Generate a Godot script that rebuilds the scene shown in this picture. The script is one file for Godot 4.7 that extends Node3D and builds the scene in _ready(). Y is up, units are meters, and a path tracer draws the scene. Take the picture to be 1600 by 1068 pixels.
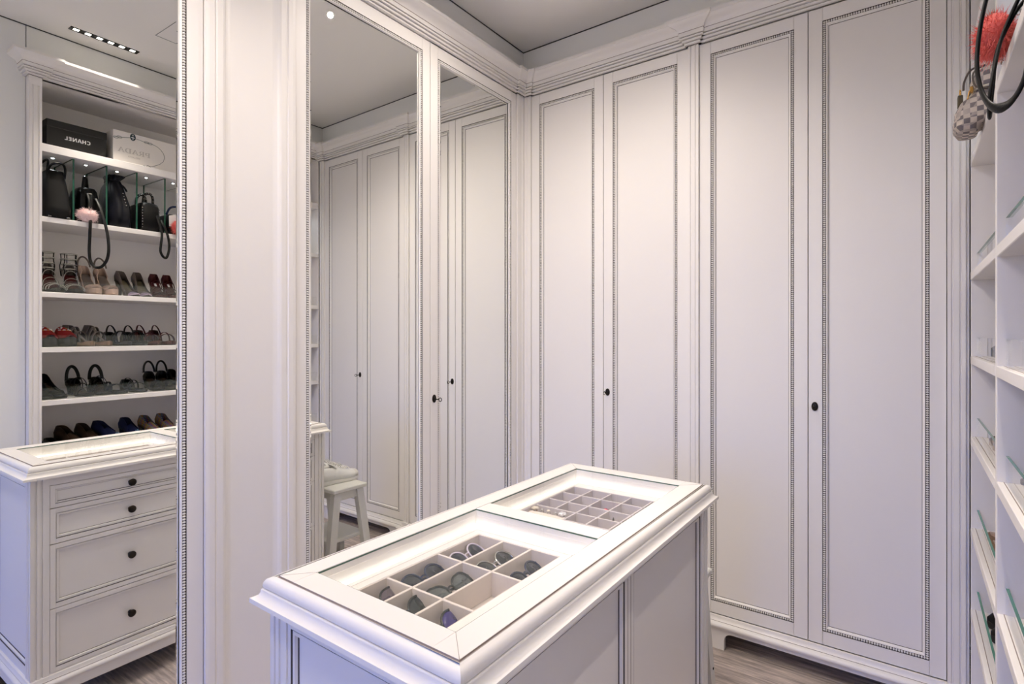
extends Node3D
# A white dressing room: mirrored and panelled wardrobes, an open shelf wall and a glass-topped island.
# World frame: y up, camera stands at x = 0, z = 0; the back wardrobes face +z, the mirror doors +x, the shelf wall -x.

const CAM_H := 1.33
const FOCAL := 855.8
const BACK := -2.403       # plane of the back doors
const LEFT := -1.6715      # plane of the mirrored doors
const SHELF := 0.16        # front plane of the shelf wall
const CEIL := 2.86
const DOOR_LO := 0.137
const DOOR_HI := 2.583
const FLAT := 4294967295

var M := {}
var used := {}

# ---------------------------------------------------------------- mesh builder
class Shape extends RefCounted:
	var st := {}
	func tool(m):
		if not st.has(m):
			var s := SurfaceTool.new()
			s.begin(Mesh.PRIMITIVE_TRIANGLES)
			st[m] = s
		return st[m]
	func emit(m, t: PackedVector3Array, g, ref = null) -> void:
		var n := t.size() / 3
		if n == 0: return
		var cen := Vector3.ZERO
		if ref == null:
			for p in t: cen += p
			cen /= t.size()
		else: cen = ref
		var sum := 0.0
		for i in n:
			var a := t[3 * i]
			sum += (t[3 * i + 1] - a).cross(t[3 * i + 2] - a).dot((a + t[3 * i + 1] + t[3 * i + 2]) / 3.0 - cen)
		var s = tool(m)
		var per: bool = g is PackedInt64Array
		for i in n:
			var a := t[3 * i]
			var b := t[3 * i + 1]
			var c := t[3 * i + 2]
			if (b - a).cross(c - a).length_squared() < 1e-18: continue
			s.set_smooth_group(g[i] if per else g)
			s.add_vertex(a)
			if sum >= 0.0:
				s.add_vertex(c); s.add_vertex(b)
			else:
				s.add_vertex(b); s.add_vertex(c)
	func box(m, lo: Vector3, hi: Vector3, bev := 0.0015) -> void:
		xbox(m, Transform3D(Basis(), (lo + hi) / 2.0), hi - lo, bev)
	func xbox(m, x: Transform3D, size: Vector3, bev := 0.0015) -> void:
		var h := size / 2.0
		var b: float = min(bev, min(h.x, min(h.y, h.z)) * 0.6)
		var rings := []
		for k in [[-h.y, b], [-h.y + b, 0.0], [h.y - b, 0.0], [h.y, b]]:
			var r := PackedVector3Array()
			var ix: float = h.x - k[1]
			var iz: float = h.z - k[1]
			var c: float = b - k[1]
			for q in [[1, 1], [-1, 1], [-1, -1], [1, -1]]:
				var p1 := Vector3(q[0] * (ix - c), k[0], q[1] * iz)
				var p2 := Vector3(q[0] * ix, k[0], q[1] * (iz - c))
				if q[0] * q[1] > 0:
					r.append(x * p2); r.append(x * p1)
				else:
					r.append(x * p1); r.append(x * p2)
			rings.append(r)
		loft(m, rings, true, true, FLAT)
	# rings of equal length; smooth = FLAT, or a group number (negative-free); sharp_path starts a new group at each ring
	func loft(m, rings: Array, closed: bool, caps: bool, g, path_closed := false, ref = null) -> void:
		var t := PackedVector3Array()
		var gs := PackedInt64Array()
		var nr := rings.size()
		var n: int = rings[0].size()
		for i in (nr if path_closed else nr - 1):
			var a: PackedVector3Array = rings[i]
			var b: PackedVector3Array = rings[(i + 1) % nr]
			for j in (n if closed else n - 1):
				var k := (j + 1) % n
				t.append_array([a[j], a[k], b[k], a[j], b[k], b[j]])
				gs.append(g); gs.append(g)
		if caps and closed:
			for e in [0, nr - 1]:
				var r: PackedVector3Array = rings[e]
				var c := Vector3.ZERO
				for p in r: c += p
				c /= n
				for j in n:
					var k := (j + 1) % n
					if e == 0: t.append_array([c, r[k], r[j]])
					else: t.append_array([c, r[j], r[k]])
					gs.append(FLAT)
		emit(m, t, gs, ref)
	func tube(m, pts: Array, rad, seg := 8, closed := false, flat := 1.0, up := Vector3.ZERO) -> void:
		# flat < 1 squashes the section across the direction «up»
		var n := pts.size()
		var rings := []
		var side := Vector3.ZERO
		for i in n:
			var p: Vector3 = pts[i]
			var q0: Vector3 = pts[(i - 1 + n) % n] if closed or i > 0 else p
			var q1: Vector3 = pts[(i + 1) % n] if closed or i < n - 1 else p
			var d := (q1 - q0).normalized()
			if up != Vector3.ZERO:
				side = d.cross(up).normalized()
				if side.length() < 0.5: side = d.cross(Vector3(0.3, 0.2, 1)).normalized()
			elif side == Vector3.ZERO:
				side = d.cross(Vector3.UP if absf(d.y) < 0.9 else Vector3.RIGHT).normalized()
			else:
				side = (side - d * side.dot(d)).normalized()
			var u := side.cross(d).normalized()
			var r: float = rad[i] if rad is Array else rad
			var ring := PackedVector3Array()
			for j in seg:
				var a := TAU * j / seg
				ring.append(p + side * cos(a) * r + u * sin(a) * r * flat)
			rings.append(ring)
		loft(m, rings, true, not closed, 1, closed)
	func lathe(m, prof: Array, x := Transform3D(), seg := 20, g := 1) -> void:
		var rings := []
		for p in prof:
			var r := PackedVector3Array()
			for j in seg:
				var a := TAU * j / seg
				r.append(x * Vector3(p.x * cos(a), p.y, p.x * sin(a)))
			rings.append(r)
		loft(m, rings, true, true, g)
	func prism(m, poly: PackedVector2Array, x: Transform3D, depth: float, g = FLAT) -> void:
		# polygon in the local xy plane, pushed from z = 0 to z = -depth
		var t := PackedVector3Array()
		var gs := PackedInt64Array()
		var idx := Geometry2D.triangulate_polygon(poly)
		var ccw := not Geometry2D.is_polygon_clockwise(poly)
		for i in range(0, idx.size(), 3):
			var a := poly[idx[i]]
			var b := poly[idx[i + 1]]
			var c := poly[idx[i + 2]]
			if (b - a).cross(c - a) < 0:
				var w := b; b = c; c = w
			t.append_array([x * Vector3(a.x, a.y, 0), x * Vector3(b.x, b.y, 0), x * Vector3(c.x, c.y, 0)])
			t.append_array([x * Vector3(a.x, a.y, -depth), x * Vector3(c.x, c.y, -depth), x * Vector3(b.x, b.y, -depth)])
			gs.append(FLAT); gs.append(FLAT)
		var n := poly.size()
		for i in n:
			var a := poly[i] if ccw else poly[(i + 1) % n]
			var b := poly[(i + 1) % n] if ccw else poly[i]
			var A := x * Vector3(a.x, a.y, 0)
			var B := x * Vector3(b.x, b.y, 0)
			var C := x * Vector3(b.x, b.y, -depth)
			var D := x * Vector3(a.x, a.y, -depth)
			t.append_array([A, D, C, A, C, B])
			gs.append(g); gs.append(g)
		emit(m, t, gs)
	# rectangular moulding: segs of [material, d0, h0, d1, h1, smooth group]; d runs inwards from the outline, h along z
	func frame(segs: Array, u0: float, v0: float, u1: float, v1: float, x := Transform3D()) -> void:
		var ref := x * Vector3((u0 + u1) / 2, (v0 + v1) / 2, -6)
		for s in segs:
			for k in 4:
				var c := func(d: float, h: float, i: int) -> Vector3:
					return x * Vector3([u0 + d, u1 - d, u1 - d, u0 + d][i % 4], [v0 + d, v0 + d, v1 - d, v1 - d][i % 4], h)
				var a: Vector3 = c.call(s[1], s[2], k)
				var b: Vector3 = c.call(s[1], s[2], k + 1)
				var e: Vector3 = c.call(s[3], s[4], k + 1)
				var f: Vector3 = c.call(s[3], s[4], k)
				emit(s[0], PackedVector3Array([a, b, e, a, e, f]), FLAT if s[5] == 0 else s[5] * 4 + k, ref)
	# moulding swept along a plan path (x, z); segs of [material, o0, y0, o1, y1, group]; o runs outwards (to the left of travel when side = 1)
	func sweep(segs: Array, path: Array, side := 1.0, closed := false, ends := true) -> void:
		var n := path.size()
		var out := []
		for i in n:
			var ns := []
			if closed or i > 0:
				var d: Vector2 = (path[i] - path[(i - 1 + n) % n]).normalized()
				ns.append(Vector2(-d.y, d.x) * side)
			if closed or i < n - 1:
				var d: Vector2 = (path[(i + 1) % n] - path[i]).normalized()
				ns.append(Vector2(-d.y, d.x) * side)
			out.append(ns[0] if ns.size() == 1 else (ns[0] + ns[1]) / (1.0 + ns[0].dot(ns[1])))
		for s in segs:
			for i in (n if closed else n - 1):
				var j := (i + 1) % n
				var p := func(k: int, o: float, y: float) -> Vector3:
					var q: Vector2 = path[k] + out[k] * o
					return Vector3(q.x, y, q.y)
				var a: Vector3 = p.call(i, s[1], s[2])
				var b: Vector3 = p.call(j, s[1], s[2])
				var c: Vector3 = p.call(j, s[3], s[4])
				var d: Vector3 = p.call(i, s[3], s[4])
				var d2: Vector2 = (path[j] - path[i]).normalized()
				var nn := Vector2(-d2.y, d2.x) * side
				var mid := (a + b + c + d) / 4.0
				emit(s[0], PackedVector3Array([a, b, c, a, c, d]), FLAT if s[5] == 0 else s[5] * 16 + i, mid - Vector3(nn.x, 0.0, nn.y) * 1.0 + (Vector3(0, -0.02, 0)))
		if ends and not closed:
			for e in [0, n - 1]:
				var poly := PackedVector2Array()
				for s in segs: poly.append(Vector2(s[1], s[2]))
				var l: Array = segs[-1]
				poly.append(Vector2(l[3], l[4]))
				poly.append(Vector2(-0.012, l[4]))
				poly.append(Vector2(-0.012, segs[0][2]))
				var t := PackedVector3Array()
				var idx := Geometry2D.triangulate_polygon(poly)
				for k in idx:
					var q: Vector2 = path[e] + out[e] * poly[k].x
					t.append(Vector3(q.x, poly[k].y, q.y))
				var inner: Vector2 = path[1] if e == 0 else path[n - 2]
				emit(segs[0][0], t, FLAT, Vector3(inner.x, 1.0, inner.y))
	func mesh() -> ArrayMesh:
		var am := ArrayMesh.new()
		for m in st:
			var s: SurfaceTool = st[m]
			s.generate_normals()
			s.set_material(m)
			s.commit(am)
		return am

# ---------------------------------------------------------------- nodes
func numbered(called: String) -> String:
	if not used.has(called):
		used[called] = 0
		return called
	used[called] += 1
	return "%s_%03d" % [called, used[called]]

func thing(called: String, label: String, category: String, at := Vector3.ZERO, turn := 0.0, group := "") -> Node3D:
	var o := Node3D.new()
	o.name = numbered(called)
	add_child(o)
	o.position = at
	o.rotation.y = turn
	tag(o, label, category, group)
	return o

func tag(o: Node, label: String, category: String, group := "") -> void:
	o.set_meta("label", label)
	o.set_meta("category", category)
	if group: o.set_meta("group", group)

func part(called: String, s: Shape, parent: Node, label := "", at := Vector3.ZERO) -> MeshInstance3D:
	var o := MeshInstance3D.new()
	o.name = called
	o.mesh = s.mesh()
	o.position = at
	parent.add_child(o, true)
	if label: o.set_meta("label", label)
	return o

func structure(called: String, s: Shape) -> MeshInstance3D:
	var o := part(called, s, self)
	o.set_meta("kind", "structure")
	return o

func dup(src: Node3D, label: String, at: Vector3, turn := 0.0) -> Node3D:
	var r: Node3D = src.duplicate()
	r.name = numbered(String(src.name).rstrip("0123456789").rstrip("_"))
	add_child(r)
	r.position = at
	r.rotation.y = turn
	r.set_meta("label", label)
	return r

func rot(axis: Vector3, deg: float) -> Basis:
	return Basis(axis.normalized(), deg_to_rad(deg))

# ---------------------------------------------------------------- materials
func mat(called: String, c: Color, rough := 0.5, metal := 0.0) -> StandardMaterial3D:
	var m := StandardMaterial3D.new()
	m.resource_name = called
	m.albedo_color = c
	m.roughness = rough
	m.metallic = metal
	M[called] = m
	return m

func noise_tex(freq: float, size := 256, seed_ := 1, oct := 3, ramp = null) -> NoiseTexture2D:
	var n := FastNoiseLite.new()
	n.seed = seed_
	n.frequency = freq
	n.fractal_octaves = oct
	var t := NoiseTexture2D.new()
	t.width = size
	t.height = size
	t.seamless = true
	t.noise = n
	if ramp: t.color_ramp = ramp
	return t

func bump(m: StandardMaterial3D, tex: Texture2D, cm: float, scale: float) -> void:
	m.heightmap_enabled = true
	m.heightmap_texture = tex
	m.heightmap_scale = cm
	m.uv1_triplanar = true
	m.uv1_scale = Vector3.ONE * scale

func materials() -> void:
	var fine := noise_tex(0.05, 256, 3, 3)
	var p := mat("white_lacquer", Color(0.935, 0.922, 0.908), 0.42)
	bump(p, fine, 0.012, 3.0)
	var p2 := mat("panel_lacquer", Color(0.927, 0.913, 0.90), 0.46)
	bump(p2, fine, 0.012, 3.0)
	mat("shelf_lacquer", Color(0.93, 0.915, 0.905), 0.45)
	mat("island_lacquer", Color(0.915, 0.90, 0.885), 0.38)
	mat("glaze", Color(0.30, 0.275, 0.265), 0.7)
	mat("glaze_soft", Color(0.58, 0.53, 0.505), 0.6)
	mat("wall_paint", Color(0.93, 0.93, 0.92), 0.85)
	mat("ceiling_paint", Color(0.965, 0.955, 0.94), 0.9)
	mat("shadow_gap", Color(0.25, 0.25, 0.25), 0.9)
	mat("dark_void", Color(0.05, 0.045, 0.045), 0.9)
	var mi := mat("mirror", Color(0.955, 0.96, 0.945), 0.0, 1.0)
	mi.metallic_specular = 0.5
	mat("bronze", Color(0.17, 0.145, 0.125), 0.42, 0.75)
	mat("black_metal", Color(0.03, 0.03, 0.03), 0.5)
	mat("steel", Color(0.75, 0.74, 0.72), 0.2, 1.0)
	mat("gold", Color(0.85, 0.66, 0.36), 0.25, 1.0)
	var g := mat("glass", Color(0.96, 1.0, 0.98, 0.04), 0.02)
	g.transparency = BaseMaterial3D.TRANSPARENCY_ALPHA
	var gl := mat("lip_glass", Color(0.93, 0.98, 0.95, 0.05), 0.02)
	gl.transparency = BaseMaterial3D.TRANSPARENCY_ALPHA
	gl.metallic_specular = 0.42
	var gt := mat("case_glass", Color(0.96, 1.0, 0.98, 0.04), 0.02)
	gt.transparency = BaseMaterial3D.TRANSPARENCY_ALPHA
	gt.metallic_specular = 0.25
	mat("glass_edge", Color(0.36, 0.58, 0.52), 0.15)
	mat("glass_edge_dark", Color(0.12, 0.33, 0.26), 0.2)
	var led := mat("led_glow", Color(1, 1, 1), 0.5)
	led.emission_enabled = true
	led.emission = Color(1.0, 0.97, 0.92)
	led.emission_energy_multiplier = 6.0
	var strip := mat("led_strip_glow", Color(1, 1, 1), 0.5)
	strip.emission_enabled = true
	strip.emission = Color(1.0, 0.97, 0.92)
	strip.emission_energy_multiplier = 1.2
	var led2 := mat("led_dim", Color(1, 1, 1), 0.5)
	led2.emission_enabled = true
	led2.emission = Color(0.95, 0.98, 1.0)
	led2.emission_energy_multiplier = 4.0
	# leathers and cloths
	var grain := noise_tex(0.12, 256, 9, 2)
	for k in [["black_leather", Color(0.035, 0.035, 0.037), 0.42], ["navy_leather", Color(0.035, 0.04, 0.075), 0.35], ["black_patent", Color(0.02, 0.02, 0.022), 0.15], ["taupe_leather", Color(0.36, 0.32, 0.30), 0.5], ["beige_leather", Color(0.70, 0.60, 0.54), 0.35], ["lilac_patent", Color(0.66, 0.60, 0.68), 0.22], ["burgundy_leather", Color(0.25, 0.05, 0.06), 0.4], ["red_suede", Color(0.45, 0.06, 0.07), 0.8], ["brown_leather", Color(0.20, 0.14, 0.10), 0.5], ["blue_velvet", Color(0.05, 0.09, 0.25), 0.7], ["tan_leather", Color(0.42, 0.26, 0.15), 0.5], ["white_leather", Color(0.90, 0.90, 0.89), 0.4], ["cream_leather", Color(0.80, 0.76, 0.70), 0.5], ["grey_leather", Color(0.42, 0.39, 0.38), 0.5], ["khaki_leather", Color(0.36, 0.33, 0.26), 0.5]]:
		var m := mat(k[0], k[1], k[2])
		m.metallic_specular = 0.35
		bump(m, grain, 0.03, 14.0)
	mat("sole_dark", Color(0.06, 0.055, 0.05), 0.6)
	mat("sole_tan", Color(0.50, 0.40, 0.31), 0.6)
	mat("rubber_white", Color(0.88, 0.87, 0.85), 0.6)
	mat("green_patch", Color(0.05, 0.35, 0.22), 0.6)
	mat("multi_a", Color(0.60, 0.36, 0.12), 0.7)
	mat("multi_b", Color(0.16, 0.22, 0.55), 0.7)
	mat("multi_c", Color(0.55, 0.58, 0.30), 0.7)
	mat("embroidery", Color(0.50, 0.66, 0.80), 0.6)
	mat("coral_fur", Color(0.93, 0.47, 0.43), 0.9)
	mat("pink_fur", Color(0.95, 0.85, 0.84), 0.9)
	mat("card_black", Color(0.022, 0.024, 0.024), 0.55)
	mat("card_white", Color(0.90, 0.88, 0.86), 0.5)
	mat("print_white", Color(0.92, 0.92, 0.92), 0.6)
	mat("print_grey", Color(0.73, 0.71, 0.69), 0.6)
	mat("print_dark", Color(0.13, 0.20, 0.22), 0.6)
	mat("print_mid", Color(0.47, 0.50, 0.49), 0.6)
	mat("velvet", Color(0.86, 0.82, 0.79), 0.95)
	mat("velvet_grey", Color(0.78, 0.75, 0.76), 0.95)
	mat("stool_paint", Color(0.87, 0.87, 0.85), 0.5)
	mat("lens_blue", Color(0.035, 0.06, 0.13), 0.05)
	mat("lens_dark", Color(0.05, 0.065, 0.085), 0.05)
	mat("lens_green", Color(0.05, 0.085, 0.08), 0.06)
	mat("lens_violet", Color(0.20, 0.15, 0.42), 0.06)
	var lc := mat("lens_clear", Color(0.28, 0.33, 0.34, 0.55), 0.05)
	lc.transparency = BaseMaterial3D.TRANSPARENCY_ALPHA
	var lm := mat("lens_mauve", Color(0.35, 0.28, 0.36, 0.45), 0.05)
	lm.transparency = BaseMaterial3D.TRANSPARENCY_ALPHA
	mat("acetate_black", Color(0.02, 0.02, 0.025), 0.15)
	mat("acetate_blue", Color(0.05, 0.11, 0.26), 0.12)
	mat("acetate_pale", Color(0.78, 0.74, 0.80), 0.2)
	mat("acetate_rose", Color(0.70, 0.45, 0.42), 0.2)
	mat("stone_pink", Color(0.85, 0.22, 0.32), 0.2)
	mat("stone_teal", Color(0.08, 0.40, 0.42), 0.2)
	mat("stone_violet", Color(0.36, 0.20, 0.45), 0.2)
	mat("stone_clear", Color(0.90, 0.90, 0.92), 0.08, 0.6)
	mat("pearl", Color(0.90, 0.86, 0.82), 0.2)
	# oak boards: three tones of the same computed grain
	for k in 3:
		var im := Image.create(512, 64, false, Image.FORMAT_RGB8)
		var n := FastNoiseLite.new()
		n.seed = 40 + k
		n.frequency = 1.0
		n.fractal_octaves = 3
		var base: Color = [Color(0.76, 0.71, 0.675), Color(0.79, 0.735, 0.70), Color(0.73, 0.68, 0.65)][k]
		for y in 64:
			for x in 512:
				var v := n.get_noise_2d(x * 0.006, y * 0.16) * 0.5 + n.get_noise_2d(x * 0.03 + 90.0, y * 0.5) * 0.28
				var c := base * (1.0 + v * 0.55)
				im.set_pixel(x, y, Color(clampf(c.r, 0, 1), clampf(c.g, 0, 1), clampf(c.b, 0, 1)))
		var m := mat("oak_%s" % ["light", "mid", "dark"][k], Color.WHITE, 0.55)
		m.albedo_texture = ImageTexture.create_from_image(im)
		m.uv1_triplanar = true
		m.uv1_scale = Vector3(0.8, 5.0, 5.0)
	# checked canvas of the small bag
	var ck := Image.create(64, 64, false, Image.FORMAT_RGB8)
	var cn := FastNoiseLite.new()
	cn.seed = 5
	cn.frequency = 0.4
	for y in 64:
		for x in 64:
			var on := ((x / 32) + (y / 32)) % 2 == 0
			var c := Color(0.80, 0.75, 0.70) if on else Color(0.42, 0.39, 0.40)
			c = c * (1.0 + cn.get_noise_2d(x, y) * 0.12)
			ck.set_pixel(x, y, c)
	var cm := mat("checked_canvas", Color.WHITE, 0.55)
	cm.albedo_texture = ImageTexture.create_from_image(ck)
	cm.uv1_triplanar = true
	cm.uv1_scale = Vector3.ONE * 36.0
	# black and white snake print; woven stripes in three colours
	var sk := Image.create(64, 64, false, Image.FORMAT_RGB8)
	var wv := Image.create(48, 48, false, Image.FORMAT_RGB8)
	for y in 64:
		for x in 64:
			var on := cn.get_noise_2d(x * 0.55, y * 0.55) + 0.5 * sin(x * 0.6) * sin(y * 0.6) > -0.25
			sk.set_pixel(x, y, Color(0.80, 0.79, 0.76) if on else Color(0.06, 0.06, 0.06))
			if x < 48 and y < 48:
				wv.set_pixel(x, y, [Color(0.62, 0.34, 0.10), Color(0.14, 0.20, 0.55), Color(0.50, 0.52, 0.28)][(x / 16 + (y / 8) % 2) % 3])
	for k in [["snake", sk, 40.0, 0.4], ["woven_multi", wv, 30.0, 0.7]]:
		var m := mat(k[0], Color.WHITE, k[3])
		m.albedo_texture = ImageTexture.create_from_image(k[1])
		m.uv1_triplanar = true
		m.uv1_scale = Vector3.ONE * k[2]

func _ready() -> void:
	# camera
	var cam := Camera3D.new()
	cam.name = "camera"
	add_child(cam)
	cam.projection = Camera3D.PROJECTION_FRUSTUM
	cam.near = 0.05
	cam.far = 60.0
	cam.size = 2.0 * 0.05 * 534.0 / FOCAL
	cam.frustum_offset = Vector2(0, -0.05 * 13.3 / FOCAL)
	cam.position = Vector3(0, CAM_H, 0)
	cam.rotation.y = deg_to_rad(36.1)
	cam.current = true
	# sky outside the window, exposure
	var env := Environment.new()
	var sky := Sky.new()
	var psm := ProceduralSkyMaterial.new()
	psm.sky_top_color = Color(0.27, 0.46, 0.94)
	psm.sky_horizon_color = Color(0.50, 0.65, 0.96)
	psm.ground_bottom_color = Color(0.66, 0.62, 0.56)
	psm.ground_horizon_color = Color(0.80, 0.77, 0.71)
	sky.sky_material = psm
	env.background_mode = Environment.BG_SKY
	env.sky = sky
	env.background_energy_multiplier = SKY_E
	env.tonemap_mode = Environment.TONE_MAPPER_LINEAR
	env.tonemap_exposure = EXPO
	env.sdfgi_enabled = true
	env.ssao_enabled = true
	env.ssil_enabled = true
	var we := WorldEnvironment.new()
	we.name = "world"
	we.environment = env
	add_child(we)
	materials()
	# ceiling spot rails: the one over the shelf wall shows in the first mirror, the others light the rest of the room
	room()
	spot_rail(Vector3(0.045, CEIL, -1.12), 27.0, 0.42, Vector3(0.045, 0, -1.12), "black recessed six-lamp spot rail in the ceiling along the shelf wall")
	spot_rail(Vector3(-0.85, CEIL, -1.05), 46.0, 0.22, Vector3(-0.75, 0.45, -2.4), "black recessed six-lamp spot rail in the ceiling over the island, turned to the back wardrobes")
	spot_rail(Vector3(-0.40, CEIL, 0.25), 48.0, 0.30, Vector3(-1.65, 1.1, -0.9), "black recessed six-lamp spot rail in the ceiling nearer the window")
	spot_rail(Vector3(-1.42, CEIL, -0.45), 50.0, 0.30, Vector3(-0.75, 0.3, -0.8), "black recessed six-lamp spot rail in the ceiling close to the first mirrored door")
	downlight(Vector3(-1.121, CEIL, -1.593), "tiny round recessed downlight in the ceiling by the mirrored corner")
	wardrobes()
	shelf_wall()
	island()
	top_boxes()
	bags()
	shoes()
	stool_and_sneakers()
	eyewear()
	jewels()

const SKY_E := 6.6
const EXPO := 1.2
const SPOT_E := 0.75

# ---------------------------------------------------------------- room
func room() -> void:
	# floor of oak boards that run across the room
	var s := Shape.new()
	s.box(M.dark_void, Vector3(-2.5, -0.12, -3.2), Vector3(1.0, -0.016, 2.8), 0.0)
	var fl := structure("floor", s)
	var rng := RandomNumberGenerator.new()
	rng.seed = 11
	var z := -3.0
	var row := 0
	var oaks := [M.oak_light, M.oak_mid, M.oak_dark]
	while z < 2.7:
		var w := 0.145
		var x0 := -2.35
		var cut := -1.9 + rng.randf() * 1.2
		while x0 < 0.6:
			var x1: float = min(cut, 0.6)
			var b := Shape.new()
			b.box(oaks[rng.randi() % 3], Vector3(x0, -0.016, z), Vector3(x1 - 0.0015, rng.randf() * 0.0006 - 0.0006, z + w - 0.0015), 0.001)
			part("floor_plank", b, fl)
			x0 = x1
			cut += 1.1 + rng.randf() * 0.5
		z += w
		row += 1
	s = Shape.new()
	s.box(M.ceiling_paint, Vector3(-2.5, CEIL, -3.2), Vector3(1.0, CEIL + 0.15, 2.8), 0.0)
	structure("ceiling", s)
	# shadow gap between wall and ceiling, and the seam of an access hatch
	s = Shape.new()
	s.box(M.shadow_gap, Vector3(-1.712, CEIL - 0.005, -2.453), Vector3(0.205, CEIL + 0.002, -2.448), 0.0)
	s.box(M.shadow_gap, Vector3(-1.713, CEIL - 0.005, -2.45), Vector3(-1.708, CEIL + 0.002, 2.6), 0.0)
	s.box(M.shadow_gap, Vector3(0.198, CEIL - 0.005, -2.45), Vector3(0.203, CEIL + 0.002, 2.6), 0.0)
	structure("trim_1", s)
	s = Shape.new()
	for q in [[-0.56, -1.246, -0.23, -1.243], [-0.56, -1.70, -0.23, -1.697], [-0.563, -1.70, -0.56, -1.243], [-0.23, -1.70, -0.227, -1.243]]:
		s.box(M.print_mid, Vector3(q[0], CEIL - 0.0008, q[1]), Vector3(q[2], CEIL + 0.001, q[3]), 0.0)
	structure("trim_2", s)
	# walls: niche walls behind the wardrobes with the bulkheads over them
	s = Shape.new()
	s.box(M.wall_paint, Vector3(-2.5, 0, -3.15), Vector3(1.0, CEIL, -3.03), 0.0)
	s.box(M.wall_paint, Vector3(-1.71, 2.69, -3.03), Vector3(0.20, CEIL, -2.45), 0.0)
	structure("wall_back", s)
	s = Shape.new()
	s.box(M.wall_paint, Vector3(-2.45, 0, -3.03), Vector3(-2.33, CEIL, 2.62), 0.0)
	s.box(M.wall_paint, Vector3(-2.33, 2.69, -3.03), Vector3(-1.71, CEIL, 2.62), 0.0)
	s.box(M.wall_paint, Vector3(-2.33, 0, 0.05), Vector3(-1.71, 2.69, 2.62), 0.0)
	structure("wall_left", s)
	s = Shape.new()
	s.box(M.wall_paint, Vector3(0.53, 0, -3.03), Vector3(0.65, CEIL, 2.62), 0.0)
	s.box(M.wall_paint, Vector3(0.20, 2.705, -3.03), Vector3(0.53, CEIL, -0.84), 0.0)
	s.box(M.wall_paint, Vector3(0.20, 0, -0.836), Vector3(0.53, CEIL, 2.62), 0.0)
	structure("wall_right", s)
	# wall behind the camera with the window that lets the daylight in
	s = Shape.new()
	var wz := 2.5
	s.box(M.wall_paint, Vector3(-2.45, 0, wz), Vector3(-1.35, CEIL, wz + 0.15), 0.0)
	s.box(M.wall_paint, Vector3(0.05, 0, wz), Vector3(0.65, CEIL, wz + 0.15), 0.0)
	s.box(M.wall_paint, Vector3(-1.35, 0, wz), Vector3(0.05, 0.25, wz + 0.15), 0.0)
	s.box(M.wall_paint, Vector3(-1.35, 2.45, wz), Vector3(0.05, CEIL, wz + 0.15), 0.0)
	structure("wall_front", s)
	s = Shape.new()
	for q in [[-1.35, 0.25, -1.29, 2.45], [-0.01, 0.25, 0.05, 2.45], [-1.29, 0.25, -0.01, 0.31], [-1.29, 2.39, -0.01, 2.45], [-0.68, 0.31, -0.62, 2.39]]:
		s.box(M.white_lacquer, Vector3(q[0], q[1], wz + 0.05), Vector3(q[2], q[3], wz + 0.11), 0.004)
	var win := structure("window_1", s)
	for q in [[-1.29, -0.68], [-0.62, -0.01]]:
		var g := Shape.new()
		g.box(M.glass, Vector3(q[0], 0.31, wz + 0.078), Vector3(q[1], 2.39, wz + 0.082), 0.0)
		part("pane", g, win)

func spot_rail(at: Vector3, beam: float, power: float, aim: Vector3, label: String) -> void:
	var t := thing("ceiling_spot_rail", label, "ceiling light", at, 0.0, "recessed spot rails in the ceiling")
	var s := Shape.new()
	s.box(M.black_metal, Vector3(-0.019, -0.004, -0.152), Vector3(0.019, 0.001, -0.148), 0.0)
	s.box(M.black_metal, Vector3(-0.019, -0.004, 0.148), Vector3(0.019, 0.001, 0.152), 0.0)
	s.box(M.black_metal, Vector3(-0.019, -0.004, -0.152), Vector3(-0.0155, 0.001, 0.152), 0.0)
	s.box(M.black_metal, Vector3(0.0155, -0.004, -0.152), Vector3(0.019, 0.001, 0.152), 0.0)
	s.box(M.black_metal, Vector3(-0.016, -0.0015, -0.15), Vector3(0.016, 0.001, 0.15), 0.0)
	part("housing", s, t)
	for k in 6:
		var z := -0.125 + 0.05 * k
		var l := Shape.new()
		l.box(M.led_glow, Vector3(-0.010, -0.0032, z - 0.0115), Vector3(0.010, -0.0016, z + 0.0115), 0.0005)
		part("lamp", l, t)
		var sp := SpotLight3D.new()
		sp.name = "lamp_light"
		t.add_child(sp, true)
		sp.position = Vector3(0, -0.012, z)
		var dir := (aim - at).normalized()
		sp.basis = Basis.looking_at(dir, Vector3(0, 0, 1) if absf(dir.y) > 0.98 else Vector3.UP)
		sp.spot_angle = beam
		sp.spot_angle_attenuation = 1.0
		sp.spot_range = 8.0
		sp.spot_attenuation = 2.0
		sp.light_color = Color(1.0, 0.95, 0.90)
		sp.light_energy = SPOT_E * power
		sp.light_size = 0.012
		sp.shadow_enabled = true

func downlight(at: Vector3, label: String) -> void:
	var t := thing("ceiling_downlight", label, "ceiling light", at)
	var s := Shape.new()
	s.lathe(M.wall_paint, [Vector2(0.010, 0.001), Vector2(0.0095, -0.002), Vector2(0.006, -0.0025), Vector2(0.005, -0.001)], Transform3D(), 20)
	part("trim_ring", s, t)
	s = Shape.new()
	s.lathe(M.led_glow, [Vector2(0.005, -0.0008), Vector2(0.004, -0.0018), Vector2(0.0001, -0.002)], Transform3D(), 16)
	part("lamp", s, t)
	var sp := SpotLight3D.new()
	sp.name = "lamp_light"
	t.add_child(sp, true)
	sp.position = Vector3(0, -0.014, 0)
	sp.rotation = Vector3(-PI / 2, 0, 0)
	sp.spot_angle = 78.0
	sp.spot_angle_attenuation = 1.0
	sp.spot_range = 8.0
	sp.spot_attenuation = 2.0
	sp.light_color = Color(1.0, 0.95, 0.90)
	sp.light_energy = CORNER_E
	sp.light_size = 0.012
	sp.shadow_enabled = true

const CORNER_E := 0.96

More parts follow.
